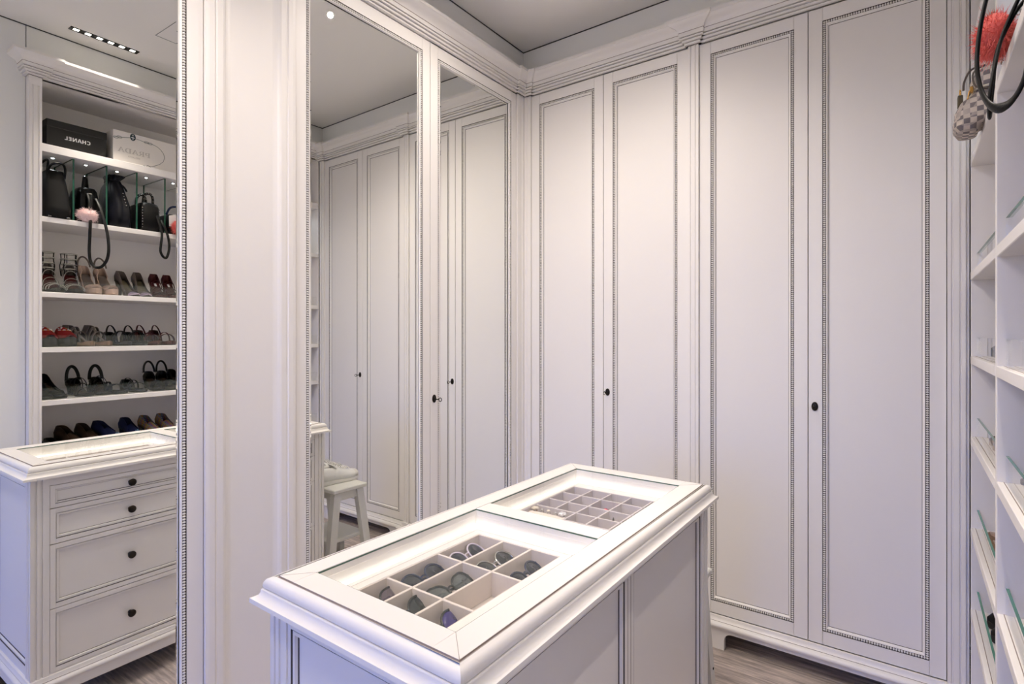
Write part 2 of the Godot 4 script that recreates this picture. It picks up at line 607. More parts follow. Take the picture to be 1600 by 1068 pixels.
# ---------------------------------------------------------------- wardrobes
func crown_segs() -> Array:
	var w = M.white_lacquer
	var g = M.glaze
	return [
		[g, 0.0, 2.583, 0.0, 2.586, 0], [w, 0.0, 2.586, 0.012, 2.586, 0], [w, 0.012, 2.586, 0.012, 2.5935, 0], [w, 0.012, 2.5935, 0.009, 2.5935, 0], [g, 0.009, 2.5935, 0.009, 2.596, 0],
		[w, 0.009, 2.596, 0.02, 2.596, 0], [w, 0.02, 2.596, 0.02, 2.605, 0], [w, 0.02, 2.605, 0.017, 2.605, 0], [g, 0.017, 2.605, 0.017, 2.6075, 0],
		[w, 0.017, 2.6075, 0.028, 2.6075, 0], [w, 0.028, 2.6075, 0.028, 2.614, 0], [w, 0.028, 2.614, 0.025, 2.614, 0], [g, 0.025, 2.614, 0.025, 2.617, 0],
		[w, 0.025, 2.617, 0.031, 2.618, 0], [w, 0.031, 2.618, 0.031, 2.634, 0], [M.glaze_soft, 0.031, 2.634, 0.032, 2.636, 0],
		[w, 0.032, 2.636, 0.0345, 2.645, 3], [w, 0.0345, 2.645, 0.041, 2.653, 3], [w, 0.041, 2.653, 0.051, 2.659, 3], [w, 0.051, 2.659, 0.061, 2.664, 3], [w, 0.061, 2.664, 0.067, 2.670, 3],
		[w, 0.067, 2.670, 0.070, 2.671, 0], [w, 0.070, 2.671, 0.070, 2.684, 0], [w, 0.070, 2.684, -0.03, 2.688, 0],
	]

func base_segs() -> Array:
	var w = M.white_lacquer
	return [
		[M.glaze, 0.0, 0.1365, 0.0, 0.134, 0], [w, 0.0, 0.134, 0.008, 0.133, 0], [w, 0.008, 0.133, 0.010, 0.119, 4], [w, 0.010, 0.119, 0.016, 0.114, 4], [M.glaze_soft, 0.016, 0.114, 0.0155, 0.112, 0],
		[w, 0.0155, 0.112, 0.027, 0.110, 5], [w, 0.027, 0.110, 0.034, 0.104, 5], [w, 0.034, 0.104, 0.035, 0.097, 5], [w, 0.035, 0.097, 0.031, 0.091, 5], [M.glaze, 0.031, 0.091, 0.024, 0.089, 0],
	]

func plinth(b: Shape, x0: float, x1: float, foot0: float, foot1: float) -> void:
	# plinth board with a rounded arch cut out between two feet
	var p := PackedVector2Array([Vector2(x0, 0), Vector2(x0, 0.0905), Vector2(x1, 0.0905), Vector2(x1, 0)])
	var a := x1 - foot1
	var c := x0 + foot0
	p.append(Vector2(a, 0))
	for k in 7:
		var t := PI / 2 * k / 6.0
		p.append(Vector2(a - 0.03 + 0.03 * cos(t), 0.043 + 0.03 * sin(t)))
	for k in 7:
		var t := PI / 2 + PI / 2 * k / 6.0
		p.append(Vector2(c + 0.03 + 0.03 * cos(t), 0.043 + 0.03 * sin(t)))
	p.append(Vector2(c, 0))
	b.prism(M.white_lacquer, p, Transform3D(Basis(), Vector3(0, 0, 0.022)), 0.022)

var bead_mesh: ArrayMesh

func beads(parent: Node3D, u0: float, v0: float, u1: float, v1: float, z: float) -> void:
	# a string of pearls round a rectangle: real little half-domes, joined because nobody could count them
	if bead_mesh == null:
		var b := Shape.new()
		var rings := []
		for k in 4:
			var t := PI / 2 * k / 3.0
			var r := PackedVector3Array()
			for j in 8:
				var a := TAU * j / 8
				r.append(Vector3(cos(a) * cos(t) * 0.0047 + 0.0, sin(a) * cos(t) * 0.0034, sin(t) * 0.0042))
			rings.append(r)
		b.loft(M.white_lacquer, rings, true, false, 1, false, Vector3.ZERO)
		bead_mesh = b.mesh()
	var xs: Array[Transform3D] = []
	var pitch := 0.0081
	var ny := int(round((v1 - v0) / pitch))
	var nx := int(round((u1 - u0) / pitch))
	for i in ny + 1:
		var y := v0 + (v1 - v0) * i / ny
		xs.append(Transform3D(Basis(), Vector3(u0, y, z)))
		xs.append(Transform3D(Basis(), Vector3(u1, y, z)))
	var q := Basis(Vector3(0, 0, 1), PI / 2)
	for i in range(1, nx):
		var x := u0 + (u1 - u0) * i / nx
		xs.append(Transform3D(q, Vector3(x, v0, z)))
		xs.append(Transform3D(q, Vector3(x, v1, z)))
	var mm := MultiMesh.new()
	mm.transform_format = MultiMesh.TRANSFORM_3D
	mm.mesh = bead_mesh
	mm.instance_count = xs.size()
	for i in xs.size(): mm.set_instance_transform(i, xs[i])
	var o := MultiMeshInstance3D.new()
	o.name = "bead_moulding"
	o.multimesh = mm
	o.set_meta("kind", "stuff")
	parent.add_child(o, true)

func door(t: Node3D, x0: float, x1: float, lo: float, hi: float, mirror: bool, key: bool, tilt := Vector2.ZERO, sink := 0.008) -> void:
	var sl := lo                                    # stile widths left and right
	var sr := hi
	var y0 := DOOR_LO
	var y1 := DOOR_HI - 0.002
	var b := Shape.new()
	var w = M.white_lacquer
	var u0 := x0 + sl
	var u1 := x1 - sr
	var v0 := 0.188
	var v1 := 2.530
	b.box(w, Vector3(x0, y0, -0.022), Vector3(u0, y1, 0), 0.001)
	b.box(w, Vector3(u1, y0, -0.022), Vector3(x1, y1, 0), 0.001)
	b.box(w, Vector3(u0 + 0.0007, y0, -0.022), Vector3(u1 - 0.0007, v0, -0.0002), 0.0006)
	b.box(w, Vector3(u0 + 0.0007, v1, -0.022), Vector3(u1 - 0.0007, y1, -0.0002), 0.0006)
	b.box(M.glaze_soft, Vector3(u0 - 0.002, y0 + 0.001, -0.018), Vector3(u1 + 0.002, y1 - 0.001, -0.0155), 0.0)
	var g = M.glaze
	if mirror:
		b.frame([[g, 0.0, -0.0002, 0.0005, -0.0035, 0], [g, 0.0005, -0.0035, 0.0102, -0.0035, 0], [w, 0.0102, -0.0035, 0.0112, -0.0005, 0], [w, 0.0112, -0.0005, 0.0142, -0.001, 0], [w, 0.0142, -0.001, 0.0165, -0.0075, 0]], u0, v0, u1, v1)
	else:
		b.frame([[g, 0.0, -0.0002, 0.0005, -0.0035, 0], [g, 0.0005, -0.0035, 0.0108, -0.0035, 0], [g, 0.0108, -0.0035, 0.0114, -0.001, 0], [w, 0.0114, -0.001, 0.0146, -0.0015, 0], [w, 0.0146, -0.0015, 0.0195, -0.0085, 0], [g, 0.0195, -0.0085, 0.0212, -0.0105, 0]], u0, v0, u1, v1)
	var d := part("door", b, t)
	beads(d, u0 + 0.0055, v0 + 0.0055, u1 - 0.0055, v1 - 0.0055, -0.0035)
	if mirror:
		var p := Shape.new()
		var hx := (u1 - u0) / 2 - 0.0155
		var hy := (v1 - v0) / 2 - 0.0155
		var rings := []
		for q in [[0.0, -0.006], [0.0, -0.0012], [0.009, 0.0]]:
			rings.append(PackedVector3Array([Vector3(-hx + q[0], -hy + q[0], q[1]), Vector3(hx - q[0], -hy + q[0], q[1]), Vector3(hx - q[0], hy - q[0], q[1]), Vector3(-hx + q[0], hy - q[0], q[1])]))
		p.loft(M.mirror, rings, true, true, FLAT)
		var mp := part("mirror_pane", p, d, "bevelled mirror glass")
		mp.position = Vector3((u0 + u1) / 2, (v0 + v1) / 2, -sink)
		mp.basis = Basis(Vector3.UP, tilt.x) * Basis(Vector3.RIGHT, tilt.y)
	else:
		var p := Shape.new()
		p.box(M.panel_lacquer, Vector3(u0 + 0.019, v0 + 0.019, -0.0165), Vector3(u1 - 0.019, v1 - 0.019, -0.0102), 0.0)
		part("panel", p, d)
	if key:
		var at := Vector3(x0 + 0.0215, 1.048, 0)
		var e := Shape.new()
		var oval := func(k: float, z: float) -> PackedVector3Array:
			var r := PackedVector3Array()
			for j in 20: r.append(at + Vector3(cos(TAU * j / 20) * 0.0115 * k, sin(TAU * j / 20) * 0.0175 * k, z))
			return r
		e.loft(M.bronze, [oval.call(1.0, -0.001), oval.call(1.0, 0.0025), oval.call(0.86, 0.0042), oval.call(0.5, 0.0048)], true, true, 1)
		e.box(M.black_metal, at + Vector3(-0.0022, -0.010, 0.0046), at + Vector3(0.0022, -0.001, 0.0052), 0.0)
		e.box(M.black_metal, at + Vector3(-0.005, 0.004, 0.0046), at + Vector3(0.005, 0.009, 0.0052), 0.0)
		part("escutcheon", e, d, "oval dark bronze keyhole plate")
		var k := Shape.new()
		k.tube(M.bronze, [at + Vector3(0, -0.002, 0.003), at + Vector3(0, -0.002, 0.030)], 0.0021, 10)
		var ring := []
		for j in 16: ring.append(at + Vector3(0, -0.002 + sin(TAU * j / 16) * 0.0075, 0.0365 + cos(TAU * j / 16) * 0.0085))
		k.tube(M.bronze, ring, 0.0017, 8, true)
		part("key", k, d, "small dark bronze key")

# local frame of a wardrobe: x along its width, y up, z out of the doors; doors are [x0, x1, left stile, right stile, mirror, key, tilt, sink]
func wardrobe(called: String, label: String, at: Vector3, turn: float, width: float, doors: Array, foot := Vector2(0.11, 0.11), x_in := 0.0) -> Node3D:
	var t := thing(called, label, "wardrobe", at, turn, "built-in wardrobes")
	var b := Shape.new()
	b.box(M.panel_lacquer, Vector3(x_in, 0.095, -0.55), Vector3(width, 2.60, -0.026), 0.001)
	for d in doors:                                  # dark reveal in the gaps round each door
		b.box(M.dark_void, Vector3(d[0] - 0.003, DOOR_LO - 0.003, -0.0262), Vector3(d[1] + 0.003, DOOR_HI, -0.0245), 0.0)
	part("carcass", b, t)
	for d in doors: door(t, d[0], d[1], d[2], d[3], d[4], d[5], d[6] if d.size() > 6 else Vector2.ZERO, d[7] if d.size() > 7 else 0.008)
	b = Shape.new()
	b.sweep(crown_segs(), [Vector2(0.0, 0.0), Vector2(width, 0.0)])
	b.box(M.white_lacquer, Vector3(0.0, 2.583, -0.02), Vector3(width, 2.69, 0.0), 0.0)
	part("cornice", b, t)
	b = Shape.new()
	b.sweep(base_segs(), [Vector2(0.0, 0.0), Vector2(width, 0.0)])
	b.box(M.white_lacquer, Vector3(0.0, 0.0906, -0.02), Vector3(width, 0.1360, 0.0), 0.0)
	plinth(b, 0.0, width, foot.x, foot.y)
	part("plinth", b, t)
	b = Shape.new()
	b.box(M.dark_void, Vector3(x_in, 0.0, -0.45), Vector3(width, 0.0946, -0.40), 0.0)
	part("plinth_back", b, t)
	return t

func post_profile(w: float, proud: float) -> PackedVector2Array:
	# plan of a narrow post with a shallow groove on each side of its face
	return PackedVector2Array([Vector2(0, -0.03), Vector2(0, proud), Vector2(w * 0.20, proud), Vector2(w * 0.24, proud - 0.004), Vector2(w * 0.30, proud - 0.004), Vector2(w * 0.34, proud), Vector2(w * 0.66, proud), Vector2(w * 0.70, proud - 0.004), Vector2(w * 0.76, proud - 0.004), Vector2(w * 0.80, proud), Vector2(w, proud), Vector2(w, -0.03)])

func pilaster(called: String, label: String, at: Vector3, turn: float, w: float, proud: float, prof = null) -> Node3D:
	var t := thing(called, label, "pilaster", at, turn, "pilasters between the cupboards")
	var b := Shape.new()
	var up := Transform3D(Basis(Vector3(1, 0, 0), Vector3(0, 0, 1), Vector3(0, 1, 0)), Vector3(0, 0.10, 0))
	# prism pushes along local -z; this basis turns plan (x, z) upright
	var pr: PackedVector2Array = post_profile(w, proud) if prof == null else prof
	up.basis = Basis(Vector3(1, 0, 0), Vector3(0, 0, 1), Vector3(0, -1, 0))
	b.prism(M.white_lacquer, pr, up, 2.486)
	part("shaft", b, t)
	b = Shape.new()
	b.sweep(crown_segs(), [Vector2(0.0, -0.02), Vector2(0.0, proud + 0.004), Vector2(w, proud + 0.004), Vector2(w, -0.02)])
	b.box(M.white_lacquer, Vector3(0.001, 2.583, -0.02), Vector3(w - 0.001, 2.684, proud + 0.003), 0.0)
	part("capital", b, t)
	b = Shape.new()
	b.sweep(base_segs(), [Vector2(0.0, -0.02), Vector2(0.0, proud), Vector2(w, proud), Vector2(w, -0.02)])
	b.box(M.white_lacquer, Vector3(0.0, 0.0, -0.03), Vector3(w, 0.1365, proud + 0.012), 0.001)
	part("foot", b, t)
	return t

func wardrobes() -> void:
	var q := PI / 2
	# left wall, from the camera towards the corner (local x = distance from z0)
	var s := 0.0455
	wardrobe("mirrored_wardrobe", "white wardrobe with one tall bead-framed mirror door, nearest the camera on the left", Vector3(LEFT, 0, -0.118), q, 0.645,
		[[0.005, 0.6434, s, s, true, false, Vector2(deg_to_rad(0.9319), deg_to_rad(0.0835)), 0.0042]])
	wardrobe("mirrored_wardrobe", "white wardrobe with two tall bead-framed mirror doors beside the far left corner", Vector3(LEFT, 0, -1.053), q, 1.279,
		[[0.001, 0.6415, s, s, true, false, Vector2(deg_to_rad(-0.2771), 0.0), 0.0086], [0.6445, 1.277, s, 0.0445, true, true, Vector2(deg_to_rad(0.4167), 0.0), 0.0074]])
	var col := PackedVector2Array([Vector2(0, -0.03), Vector2(0, 0.010)])
	var w := 0.2885
	var half := [Vector2(0.010, 0.012), Vector2(0.0255, 0.012), Vector2(0.028, 0.0085), Vector2(0.031, 0.0085), Vector2(0.034, 0.010), Vector2(0.050, 0.010), Vector2(0.056, 0.0075), Vector2(0.062, 0.0035), Vector2(0.069, 0.0012), Vector2(0.076, 0.0)]
	for p in half: col.append(p)
	for k in half.size():
		var p: Vector2 = half[half.size() - 1 - k]
		col.append(Vector2(w - p.x, p.y))
	col.append(Vector2(w, 0.010))
	col.append(Vector2(w, -0.03))
	pilaster("pilaster", "broad white pilaster with moulded edges between the two mirrored wardrobes", Vector3(LEFT, 0, -0.7636), q, w, 0.010, col)
	pilaster("pilaster", "slim white pilaster at the near end of the first mirror door", Vector3(LEFT, 0, -0.048), q, 0.068, 0.008)
	# back wall
	wardrobe("panelled_wardrobe", "white two-door wardrobe with bead-framed panels, next to the mirrored corner", Vector3(-1.6245, 0, BACK), 0.0, 0.8335,
		[[0.001, 0.418, 0.0505, 0.0485, false, false], [0.421, 0.832, 0.0485, 0.050, false, true]])
	wardrobe("panelled_wardrobe", "white two-door wardrobe with bead-framed panels, beside the open shelf wall", Vector3(-0.745, 0, BACK), 0.0, 0.844,
		[[0.001, 0.4185, 0.0475, 0.0485, false, false], [0.4215, 0.8425, 0.0475, 0.0465, false, true]])
	pilaster("pilaster", "narrow grooved white pilaster between the two panelled back wardrobes", Vector3(-0.7908, 0, BACK), 0.0, 0.0455, 0.010)
	pilaster("pilaster", "narrow grooved white pilaster where the back wardrobe meets the shelf wall", Vector3(0.0995, 0, BACK), 0.0, 0.0485, 0.012)
	# inner corner post with its two returning crowns
	var t := thing("corner_post", "white inside corner post between mirrored and panelled wardrobes", "corner post", Vector3(-1.6715, 0, BACK))
	var b := Shape.new()
	var plan := PackedVector2Array([Vector2(0.0, 0.0705), Vector2(0.008, 0.0705), Vector2(0.008, 0.052), Vector2(0.005, 0.050), Vector2(0.005, 0.030), Vector2(0.008, 0.028), Vector2(0.008, 0.008), Vector2(0.020, 0.008), Vector2(0.022, 0.005), Vector2(0.034, 0.005), Vector2(0.036, 0.008), Vector2(0.0465, 0.008), Vector2(0.0465, -0.02), Vector2(-0.02, -0.02), Vector2(-0.02, 0.0705)])
	b.prism(M.white_lacquer, plan, Transform3D(Basis(Vector3(1, 0, 0), Vector3(0, 0, 1), Vector3(0, -1, 0)), Vector3.ZERO), 2.586)
	part("shaft", b, t)
	b = Shape.new()
	b.sweep(crown_segs(), [Vector2(-0.01, 0.0705), Vector2(0.012, 0.0705), Vector2(0.012, 0.012), Vector2(0.0465, 0.012), Vector2(0.0465, -0.01)], 1.0)
	part("capital", b, t)
	# filler that closes the corner between back wardrobe and shelves
	var f := Shape.new()
	f.box(M.white_lacquer, Vector3(0.1485, 0.0, BACK - 0.03), Vector3(0.1585, 2.69, BACK + 0.004), 0.001)
	structure("trim_3", f)
# ---------------------------------------------------------------- shelf wall
const SZ := -2.395         # far end of the shelf wall
const BAG_FLOOR := 1.9135
const TOP_SHELF := 2.28
const ROWS := [1.5345, 1.2545, 0.9855, 0.680, 0.408]

func glass_pane(t: Node3D, called: String, lo: Vector3, hi: Vector3, edge) -> void:
	# a sheet: clear faces, green edges
	var b := Shape.new()
	var d := hi - lo
	var ax := 0
	if d.y < d[ax]: ax = 1
	if d.z < d[ax]: ax = 2
	var u := (ax + 1) % 3
	var v := (ax + 2) % 3
	var P := func(a: float, bb: float, c: float) -> Vector3:
		var r := Vector3.ZERO
		r[ax] = a; r[u] = bb; r[v] = c
		return r
	for f in [lo[ax]]:
		b.emit(M.lip_glass if ax == 2 else M.glass, PackedVector3Array([P.call(f, lo[u], lo[v]), P.call(f, hi[u], lo[v]), P.call(f, hi[u], hi[v]), P.call(f, lo[u], lo[v]), P.call(f, hi[u], hi[v]), P.call(f, lo[u], hi[v])]), FLAT, (lo + hi) / 2)
	for k in 4:
		var c := [[lo[u], lo[v]], [hi[u], lo[v]], [hi[u], hi[v]], [lo[u], hi[v]]]
		var p: Array = c[k]
		var n: Array = c[(k + 1) % 4]
		b.emit(edge if ax != 2 or k == 2 else M.lip_glass, PackedVector3Array([P.call(lo[ax], p[0], p[1]), P.call(lo[ax], n[0], n[1]), P.call(hi[ax], n[0], n[1]), P.call(lo[ax], p[0], p[1]), P.call(hi[ax], n[0], n[1]), P.call(hi[ax], p[0], p[1])]), FLAT, (lo + hi) / 2)
	part(called, b, t)

func shelf_wall() -> void:
	var t := thing("shelf_unit", "open white shelf wall of shoes and handbags with glass lips and a moulded crown", "shelf unit", Vector3(SHELF, 0, SZ), -PI / 2)
	var w = M.shelf_lacquer
	var wd := 1.557
	var dep := -0.335
	var b := Shape.new()
	b.box(w, Vector3(0.0, 0.0, dep - 0.02), Vector3(wd, 2.64, dep), 0.0)
	part("back_panel", b, t)
	for q in [[0.0, 0.006], [wd - 0.050, wd]]:
		b = Shape.new()
		b.box(w, Vector3(q[0], 0.0, dep), Vector3(q[1], 2.64, -0.001), 0.001)
		part("side_panel", b, t)
	b = Shape.new()
	b.box(w, Vector3(0.6716, 0.10, dep), Vector3(0.700, 2.24, -0.0005), 0.001)
	part("divider", b, t)
	b = Shape.new()
	b.box(w, Vector3(0.006, 2.598, dep), Vector3(wd - 0.05, 2.64, 0.0), 0.001)
	part("top_panel", b, t)
	b = Shape.new()
	b.box(w, Vector3(0.006, TOP_SHELF - 0.04, dep), Vector3(wd - 0.05, TOP_SHELF, 0.0), 0.0015)
	var top := part("shelf", b, t)
	for z in PANES + [-1.61]:
		b = Shape.new()
		b.box(M.glaze, Vector3(z - SZ - 0.001, TOP_SHELF - 0.0408, dep), Vector3(z - SZ + 0.001, TOP_SHELF - 0.039, -0.04), 0.0)
		part("groove", b, top)
	for bay in [[0.006, 0.6716], [0.700, wd - 0.05]]:
		for y in [BAG_FLOOR] + ROWS + [0.12]:
			b = Shape.new()
			b.box(w, Vector3(bay[0], y - 0.0265, dep), Vector3(bay[1], y, 0.0), 0.0015)
			var sh := part("shelf", b, t)
			if y < 1.8 and y > 0.2:
				b = Shape.new()              # slot that the glass lip stands in
				b.box(M.glaze_soft, Vector3(bay[0], y - 0.001, -0.0140), Vector3(bay[1], y + 0.0004, -0.0120), 0.0)
				part("slot", b, sh)
				glass_pane(t, "glass_lip", Vector3(bay[0] + 0.001, y + 0.0002, -0.022), Vector3(bay[1] - 0.001, y + 0.062, -0.016), M.glass_edge)
	for z in PANES:
		glass_pane(t, "glass_divider", Vector3(z - SZ - 0.004, BAG_FLOOR + 0.001, -0.30), Vector3(z - SZ + 0.004, TOP_SHELF - 0.041, -0.022), M.glass_edge_dark)
	for z in [-0.957, -1.10, -1.246, -1.393, -1.54, -1.66, -1.82, -1.985, -2.135, -2.30]:
		b = Shape.new()
		var x := Transform3D(Basis(), Vector3(z - SZ, TOP_SHELF - 0.0435, -0.085))
		b.lathe(M.steel, [Vector2(0.0125, 0.003), Vector2(0.0125, 0.0), Vector2(0.009, -0.001), Vector2(0.008, 0.001)], x, 14)
		var sp := part("spotlight", b, t)
		b = Shape.new()
		b.lathe(M.led_dim, [Vector2(0.0075, 0.0012), Vector2(0.0075, -0.002), Vector2(0.004, -0.0045), Vector2(0.0005, -0.005)], x, 12)
		part("lens", b, sp)
		var l := SpotLight3D.new()
		l.name = "spot_light"
		t.add_child(l, true)
		l.position = x.origin + Vector3(0, -0.006, 0)
		l.rotation = Vector3(-PI / 2, 0, 0)
		l.spot_angle = 70.0
		l.spot_angle_attenuation = 1.0
		l.light_color = Color(0.95, 0.98, 1.0)
		l.light_energy = 0.012
		l.light_size = 0.01
		l.shadow_enabled = true
	# near pilaster with the crown stepping out over it
	b = Shape.new()
	var pl := PackedVector2Array([Vector2(wd - 0.0497, -0.0008)])
	for p in post_profile(0.05, 0.010).slice(1, 11): pl.append(Vector2(wd - 0.05 + p.x, p.y))
	pl.append(Vector2(wd - 0.0003, -0.0008))
	b.prism(w, pl, Transform3D(Basis(Vector3(1, 0, 0), Vector3(0, 0, 1), Vector3(0, -1, 0)), Vector3(0, 0.0, 0)), 2.60)
	b.box(w, Vector3(wd - 0.0505, 2.555, -0.0008), Vector3(wd + 0.0005, 2.60, 0.0105), 0.001)
	b.box(w, Vector3(wd - 0.0505, 0.0, -0.0008), Vector3(wd + 0.0005, 0.12, 0.0145), 0.001)
	part("pilaster", b, t, "grooved pilaster at the near end")
	b = Shape.new()
	var segs := []
	for s in crown_segs():
		segs.append([s[0], s[1], s[2] + 0.015, s[3], s[4] + 0.015, s[5]])
	segs[-1][3] = 0.0
	b.sweep(segs, [Vector2(0.0, 0.0), Vector2(wd - 0.053, 0.0), Vector2(wd - 0.053, 0.014), Vector2(wd + 0.003, 0.014), Vector2(wd + 0.003, -0.05)])
	b.box(w, Vector3(0.0, 2.598, -0.02), Vector3(wd, 2.70, 0.0), 0.0)
	b.box(w, Vector3(wd - 0.055, 2.598, -0.05), Vector3(wd + 0.003, 2.698, 0.013), 0.0)
	part("cornice", b, t)
	b = Shape.new()
	b.box(w, Vector3(0.006, 0.0, -0.03), Vector3(wd - 0.05, 0.094, -0.012), 0.001)
	part("plinth", b, t)

const PANES := [-1.026, -1.174, -1.32, -1.467, -1.912, -2.058, -2.205]

# ---------------------------------------------------------------- island
const IB := Vector3(-0.7275, 0, -1.1125)    # base of the island
const IX0 := -0.951
const IX1 := -0.504
const IZ0 := -0.568
const IZ1 := -1.657
const TOPY := 0.88
const TRAY := 0.835

func ipart(called: String, s: Shape, parent: Node, label := "") -> MeshInstance3D:
	var top := parent.get_parent() == self
	return part(called, s, parent, label, -IB if top else Vector3.ZERO)

func island() -> void:
	var t := thing("jewellery_island", "white drawer island with a moulded top and two lit glass display cases", "island", IB)
	var w = M.island_lacquer
	var g = M.glaze
	# top: mitred frame round two glazed openings
	var b := Shape.new()
	var gl := [[-0.618, -1.0855], [-1.1413, -1.6073]]
	var gx0 := -0.9057
	var gx1 := -0.5558
	var y0 := TOPY - 0.018
	b.box(w, Vector3(IX0, y0, IZ1), Vector3(gx0, TOPY, IZ0), 0.0008)
	b.box(w, Vector3(gx1, y0, IZ1), Vector3(IX1, TOPY, IZ0), 0.0008)
	b.box(w, Vector3(gx0, y0, gl[0][0]), Vector3(gx1, TOPY, IZ0), 0.0008)
	b.box(w, Vector3(gx0, y0, IZ1), Vector3(gx1, TOPY, gl[1][1]), 0.0008)
	b.box(w, Vector3(gx0, y0, gl[1][0]), Vector3(gx1, TOPY, gl[0][1]), 0.0008)
	var path := [Vector2(IX0, IZ0), Vector2(IX1, IZ0), Vector2(IX1, IZ1), Vector2(IX0, IZ1)]
	var gs = M.glaze_soft
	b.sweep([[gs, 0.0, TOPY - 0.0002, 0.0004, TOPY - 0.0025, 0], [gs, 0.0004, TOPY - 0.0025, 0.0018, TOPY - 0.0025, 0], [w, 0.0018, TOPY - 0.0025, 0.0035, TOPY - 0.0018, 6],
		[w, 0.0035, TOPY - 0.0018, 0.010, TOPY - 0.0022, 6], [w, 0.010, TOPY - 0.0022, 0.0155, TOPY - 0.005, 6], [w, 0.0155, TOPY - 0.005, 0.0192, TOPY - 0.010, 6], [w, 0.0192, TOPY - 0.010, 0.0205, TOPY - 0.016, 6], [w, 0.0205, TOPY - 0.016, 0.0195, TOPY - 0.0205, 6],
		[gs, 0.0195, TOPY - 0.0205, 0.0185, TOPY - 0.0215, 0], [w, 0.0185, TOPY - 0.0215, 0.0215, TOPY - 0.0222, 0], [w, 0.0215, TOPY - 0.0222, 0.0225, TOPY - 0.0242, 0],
		[w, 0.0225, TOPY - 0.0242, 0.0232, TOPY - 0.029, 7], [w, 0.0232, TOPY - 0.029, 0.0258, TOPY - 0.0335, 7], [w, 0.0258, TOPY - 0.0335, 0.0305, TOPY - 0.0368, 7], [w, 0.0305, TOPY - 0.0368, 0.0365, TOPY - 0.038, 7],
		[w, 0.0365, TOPY - 0.038, 0.0370, TOPY - 0.046, 0], [w, 0.0370, TOPY - 0.046, -0.02, TOPY - 0.046, 0]], path, 1.0, true)
	var ct := ipart("countertop", b, t, "moulded and mitred white top")
	# thin joints of the mitres, and of the bar between the two glasses
	for k in [[IX0, IZ0, gx0, gl[0][0]], [IX1, IZ0, gx1, gl[0][0]], [IX0, IZ1, gx0, gl[1][1]], [IX1, IZ1, gx1, gl[1][1]]]:
		var a := Vector3(k[0], TOPY - 0.0002, k[1])
		var c := Vector3(k[2], TOPY - 0.0002, k[3])
		var d := (c - a).normalized()
		b = Shape.new()
		b.xbox(gs, Transform3D(Basis(d, Vector3.UP, d.cross(Vector3.UP)), (a + c) / 2), Vector3((c - a).length(), 0.0008, 0.0008), 0.0)
		part("joint", b, ct)
	for x in [gx0, gx1]:
		b = Shape.new()
		b.box(gs, Vector3(x - 0.0003, TOPY - 0.0006, gl[1][0]), Vector3(x + 0.0003, TOPY + 0.0002, gl[0][1]), 0.0)
		part("joint", b, ct)
	for o in gl:
		var gp := Shape.new()
		var e := 0.001
		var lo := Vector3(gx0 + e, TOPY - 0.0042, o[1] + e)
		var hi := Vector3(gx1 - e, TOPY - 0.001, o[0] - e)
		for y in [hi.y]:
			gp.emit(M.case_glass, PackedVector3Array([Vector3(lo.x, y, lo.z), Vector3(hi.x, y, lo.z), Vector3(hi.x, y, hi.z), Vector3(lo.x, y, lo.z), Vector3(hi.x, y, hi.z), Vector3(lo.x, y, hi.z)]), FLAT, (lo + hi) / 2)
		gp.frame([[M.glass_edge_dark, 0.0, 0.0, 0.0, 0.0032, 0]], lo.x, -hi.z, hi.x, -lo.z, Transform3D(Basis(Vector3.RIGHT, -PI / 2), Vector3(0, lo.y, 0)))
		ipart("glass_pane", gp, t)
	# body: face planes just inside the lip
	var bx0 := -0.9615
	var bx1 := -0.4925
	var bz0 := -0.557
	var bz1 := -1.668
	var top := TOPY - 0.046
	# corner posts with grooves
	for c in [[bx0, bz0, 1, -1], [bx1, bz0, -1, -1], [bx0, bz1, 1, 1], [bx1, bz1, -1, 1]]:
		var p := Shape.new()
		var pw := 0.052
		var sx: float = c[2]
		var sz: float = c[3]
		var pts := PackedVector2Array()
		for q in [[0, 0.0], [0.0, 0.012], [0.004, 0.013], [0.004, 0.017], [0.0, 0.018], [0.0, 0.028], [0.004, 0.029], [0.004, 0.033], [0.0, 0.034], [0.0, pw], [0.02, pw], [0.02, 0.02], [pw, 0.02], [pw, 0.0], [0.034, 0.0], [0.033, 0.004], [0.029, 0.004], [0.028, 0.0], [0.018, 0.0], [0.017, 0.004], [0.013, 0.004], [0.012, 0.0]]:
			pts.append(Vector2(c[0] + sx * q[0], c[1] + sz * q[1]))
		p.prism(w, pts, Transform3D(Basis(Vector3(1, 0, 0), Vector3(0, 0, 1), Vector3(0, -1, 0)), Vector3(0, 0.10, 0)), top - 0.10)
		ipart("corner_post", p, t)
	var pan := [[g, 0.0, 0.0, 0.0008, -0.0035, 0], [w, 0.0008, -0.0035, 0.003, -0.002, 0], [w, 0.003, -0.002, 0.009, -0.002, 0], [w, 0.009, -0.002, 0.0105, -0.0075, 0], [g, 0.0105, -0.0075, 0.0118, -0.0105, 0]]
	# framed panels: two on the side towards the shelves, one on either end
	for q in [["side_panel", Transform3D(Basis(Vector3(0, 0, -1), Vector3.UP, Vector3(1, 0, 0)), Vector3(bx1 - 0.003, 0, bz0)), 0.052, 1.059, [[0.060, 0.532], [0.579, 1.051]]],
			["end_panel", Transform3D(Basis(Vector3(1, 0, 0), Vector3.UP, Vector3(0, 0, 1)), Vector3(bx0, 0, bz0 - 0.003)), 0.052, 0.417, [[0.062, 0.407]]],
			["end_panel", Transform3D(Basis(Vector3(-1, 0, 0), Vector3.UP, Vector3(0, 0, -1)), Vector3(bx1, 0, bz1 + 0.003)), 0.052, 0.417, [[0.062, 0.407]]]]:
		var f := Shape.new()
		var x: Transform3D = q[1]
		var at: float = q[2]
